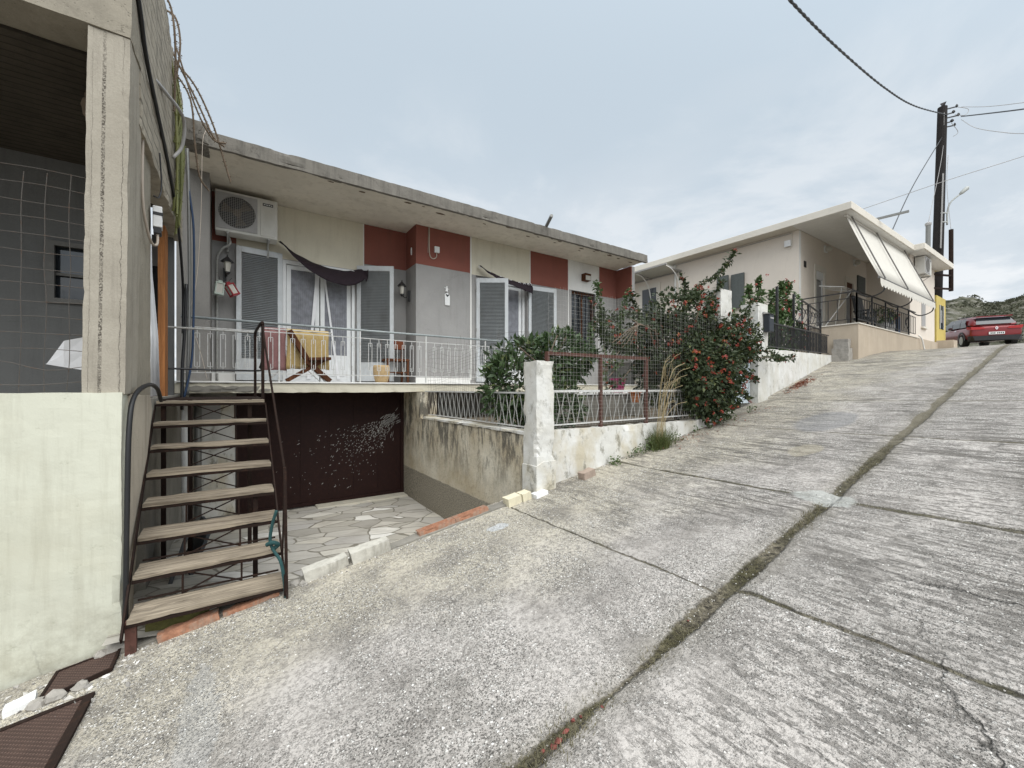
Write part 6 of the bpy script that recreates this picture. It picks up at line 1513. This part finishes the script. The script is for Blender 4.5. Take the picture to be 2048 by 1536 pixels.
for s_ in (-1, 1):
    obj('tail_light', loft(B(), [(-.03, [(s_ * .36, .83), (s_ * .83, .82), (s_ * .86, .97), (s_ * .42, .93)]), (.25, [(s_ * .36, .83), (s_ * .92, .84), (s_ * .925, .98), (s_ * .42, .93)])]), M['cartail'], cr)
    obj('roof_rail', B().tube([car((s_ * .6, .7, 1.50)), car((s_ * .6, 2.3, 1.51))], .02, 6), M['blackpl'], cr)
obj('rear_bumper', loft(B(), [(-.03, [(-.72, .30), (.72, .30), (.80, .52), (-.80, .52)]), (.2, [(-.9, .26), (.9, .26), (.905, .52), (-.905, .52)])]), M['blackpl'], cr)
np_ = obj('number_plate', loft(B(), [(-.055, [(-.26, .57), (.26, .57), (.26, .69), (-.26, .69)]), (-.03, [(-.26, .57), (.26, .57), (.26, .69), (-.26, .69)])]), M['whitepl'], cr)
b = B()
for x in (-.19, -.13, -.07, .03, .09, .15, .21): quad(b, [(x - .018, -.059, .595), (x + .018, -.059, .595), (x + .018, -.059, .665), (x - .018, -.059, .665)])
obj('plate_characters', b, M['blackpl'], np_)
b = B()
for s_ in (1,):
    o_ = [(0, .96), (.055, .87), (0, .78), (-.055, .87)]; i_ = [(0, .915), (.026, .87), (0, .825), (-.026, .87)]
    for k in range(4): b.add([car((o_[k][0], -.045, o_[k][1])), car((o_[(k + 1) % 4][0], -.045, o_[(k + 1) % 4][1])), car((i_[(k + 1) % 4][0], -.045, i_[(k + 1) % 4][1])), car((i_[k][0], -.045, i_[k][1]))], [(0, 1, 2, 3)])
obj('diamond_emblem', b, M['chrome'], cr)
for s_ in (-1, 1):
    for y in (.85, 3.5):
        c0 = car((s_ * .80, y, .32)); ax = Rt * s_
        w_ = obj('wheel', B().tube([c0 - ax * .1, c0 + ax * .1, c0 + ax * .125], [.32, .32, .29], 24), M['tyre'], cr)
        obj('rim', B().tube([c0 + ax * .126, c0 + ax * .132], [.21, .19], 16), M['lamp'], w_)
        b = B()
        for k in range(18):
            t = math.pi * (k / 17); b.v += [car((s_ * .922, y + .42 * math.cos(t), .34 + .42 * math.sin(t))), car((s_ * .922, y + .33 * math.cos(t), .34 + .33 * math.sin(t)))]
        b.f = [(2 * k, 2 * k + 1, 2 * k + 3, 2 * k + 2) for k in range(17)]
        obj('wheel_arch', b, M['blackpl'], cr)
    obj('door_mirror', B().obox(car((s_ * 1.0, 2.85, 1.02)), (.2, .12, .14), rz=CH), M['carred'], cr, bevel=.03)
    obj('door_handle', B().obox(car((s_ * .93, 1.45, .84)), (.2, .03, .03), rz=CH), M['chrome'], cr)

# ------------------------------------------------------------------ hillside
def hz(x, y):
    f = max(0.0, min(1.0, (x - 62) / 110)); f = f * f * (3 - 2 * f)
    p = Vector((x, y, 0)); r = noise.fractal(p * .022, 1.0, 2.0, 6)
    peak = (1 / (1 + math.exp(-(y - 20.5) / 1.1))) * math.exp(-((x - 160) / 45) ** 2) * 4.2 * (1 - .02 * max(0, y - 24))
    return 1.0 + f * (20.5 + r * 3.2 - .05 * (y - 20)) + peak * (0.85 + .3 * noise.noise(p * .2)) + noise.noise(p * .35) * .6 * f
hb_ = grid(frange(50, 230, 1.6), frange(-60, 110, 1.6), hz)
structure('hill', hb_, M['hill'], loc=(140, 20, 0), smooth=True)
sb_ = B(); random.seed(71)
for _ in range(5200):
    x = random.uniform(75, 185); y = random.uniform(-12, 40)
    if noise.noise(Vector((x, y, 3)) * .12) < -.28: continue
    r = random.uniform(.22, .6); c = Vector((x, y, hz(x, y)))
    for _ in range(11):
        d = rv(); d.z = abs(d.z); leaf(sb_, c + d * r * .8, d + rv() * .6, d, r * .8, r * .75)
stuff('hill_scrub', sb_, leafmat('scrub_leaf', (.045, .05, .032), (.095, .098, .062), (.15, .14, .09), .9)); bpy.data.objects['hill_scrub']['label'] = 'low scrub bushes covering the distant rocky hillside'

# ------------------------------------------------------------------ camera
cam = bpy.data.cameras.new('camera'); co = bpy.data.objects.new('camera', cam); COL.objects.link(co)
cam.sensor_width = 36; cam.lens = 36 * 821 / 2048; cam.shift_y = 9 / 2048; cam.clip_end = 1500; cam.clip_start = .05
co.location = (0, 0, 0); co.rotation_euler = (R(90), 0, math.atan2(.829, .5593) - R(90)); SC.camera = co

# ------------------------------------------------------------------ overcast daylight
SUN_EL, SUN_AZ = R(60), R(-102)    # azimuth from +X, counter-clockwise: behind the viewer
sun = bpy.data.lights.new('sun', 'SUN'); so = bpy.data.objects.new('sun', sun); COL.objects.link(so)
sun.energy = 2.45; sun.angle = R(75); sun.color = (1.0, .93, .84)
dv = Vector((math.cos(SUN_EL) * math.cos(SUN_AZ), math.cos(SUN_EL) * math.sin(SUN_AZ), math.sin(SUN_EL)))
so.rotation_euler = dv.to_track_quat('Z', 'Y').to_euler(); so.location = (0, -6, 12)
wd = bpy.data.worlds.new('World'); SC.world = wd; wd.use_nodes = True
nt = wd.node_tree; nn = nt.nodes; ll = nt.links; bg = nn['Background']
sky = nn.new('ShaderNodeTexSky'); sky.sky_type = 'NISHITA'; sky.sun_disc = False; sky.sun_elevation = SUN_EL; sky.sun_rotation = R(90) - SUN_AZ
tc = nn.new('ShaderNodeTexCoord'); sx = nn.new('ShaderNodeSeparateXYZ'); ll.new(tc.outputs['Generated'], sx.inputs[0])
def wm(op, a, b, c=False):
    n = nn.new('ShaderNodeMath'); n.operation = op; n.use_clamp = c
    for i, v in enumerate((a, b)):
        if isinstance(v, (int, float)): n.inputs[i].default_value = v
        else: ll.new(v, n.inputs[i])
    return n.outputs[0]
zz = wm('ADD', wm('MAXIMUM', sx.outputs[2], 0.0), .16)
cx = nn.new('ShaderNodeCombineXYZ'); ll.new(wm('DIVIDE', sx.outputs[0], zz), cx.inputs[0]); ll.new(wm('DIVIDE', sx.outputs[1], zz), cx.inputs[1])
def wnoise(scale, det, rough, off=0):
    m = nn.new('ShaderNodeMapping'); ll.new(cx.outputs[0], m.inputs[0]); m.inputs['Location'].default_value = (off, off * .7, off)
    n = nn.new('ShaderNodeTexNoise'); ll.new(m.outputs[0], n.inputs[0]); n.inputs['Scale'].default_value = scale; n.inputs['Detail'].default_value = det; n.inputs['Roughness'].default_value = rough; n.inputs['Distortion'].default_value = .3
    return n.outputs['Fac']
def wramp(f, st):
    n = nn.new('ShaderNodeValToRGB'); ll.new(f, n.inputs[0]); cr_ = n.color_ramp
    while len(cr_.elements) < len(st): cr_.elements.new(.5)
    for e, (p, c) in zip(cr_.elements, st): e.position = p; e.color = (*c, 1) if isinstance(c, tuple) else (c, c, c, 1)
    return n.outputs[0]
def wmix(f, a, b):
    n = nn.new('ShaderNodeMix'); n.data_type = 'RGBA'
    for i, v in ((0, f), (6, a), (7, b)):
        if isinstance(v, (int, float)): n.inputs[i].default_value = v
        elif isinstance(v, tuple): n.inputs[i].default_value = (*v, 1)
        else: ll.new(v, n.inputs[i])
    return n.outputs[2]
n1 = wnoise(.55, 4, .5, 3.1); n2 = wnoise(1.5, 8, .6, 7.7)
base = wmix(wramp(n1, [(.36, 0.0), (.62, 1.0)]), (5.0, 5.8, 6.5), (6.4, 6.85, 7.25))
low = wm('SUBTRACT', 1.0, wm('DIVIDE', sx.outputs[2], .62), True)
puff = wm('MULTIPLY', wramp(n2, [(.47, 0.0), (.60, 1.0)]), wm('MULTIPLY', low, 1.0))
base = wmix(wm('MULTIPLY', wm('POWER', low, 1.6), .75), base, (6.9, 7.25, 7.55))
cl_ = wmix(puff, base, (8.3, 8.45, 8.55))
dk = wm('MULTIPLY', wramp(n2, [(.30, 1.0), (.46, 0.0)]), wm('MULTIPLY', low, .9))
cl_ = wmix(dk, cl_, (4.7, 5.3, 5.9))
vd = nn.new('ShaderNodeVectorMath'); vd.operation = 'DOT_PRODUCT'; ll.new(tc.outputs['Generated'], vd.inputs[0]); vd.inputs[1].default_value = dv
glow = wm('POWER', wm('MAXIMUM', vd.outputs['Value'], 0.0), 3.0)     # sky brightness added round the sun, out of view, to light the ground
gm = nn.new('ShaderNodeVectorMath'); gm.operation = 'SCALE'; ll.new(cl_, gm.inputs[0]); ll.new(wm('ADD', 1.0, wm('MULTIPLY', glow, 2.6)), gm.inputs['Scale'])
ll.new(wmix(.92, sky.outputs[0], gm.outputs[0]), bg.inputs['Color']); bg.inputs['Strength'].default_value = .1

vs = SC.view_settings; vs.view_transform = 'Standard'; vs.look = 'None'; vs.gamma = 1; vs.exposure = 0.26; vs.use_curve_mapping = False
SC.cycles.max_bounces = 6; SC.cycles.diffuse_bounces = 4; SC.cycles.use_denoising = True
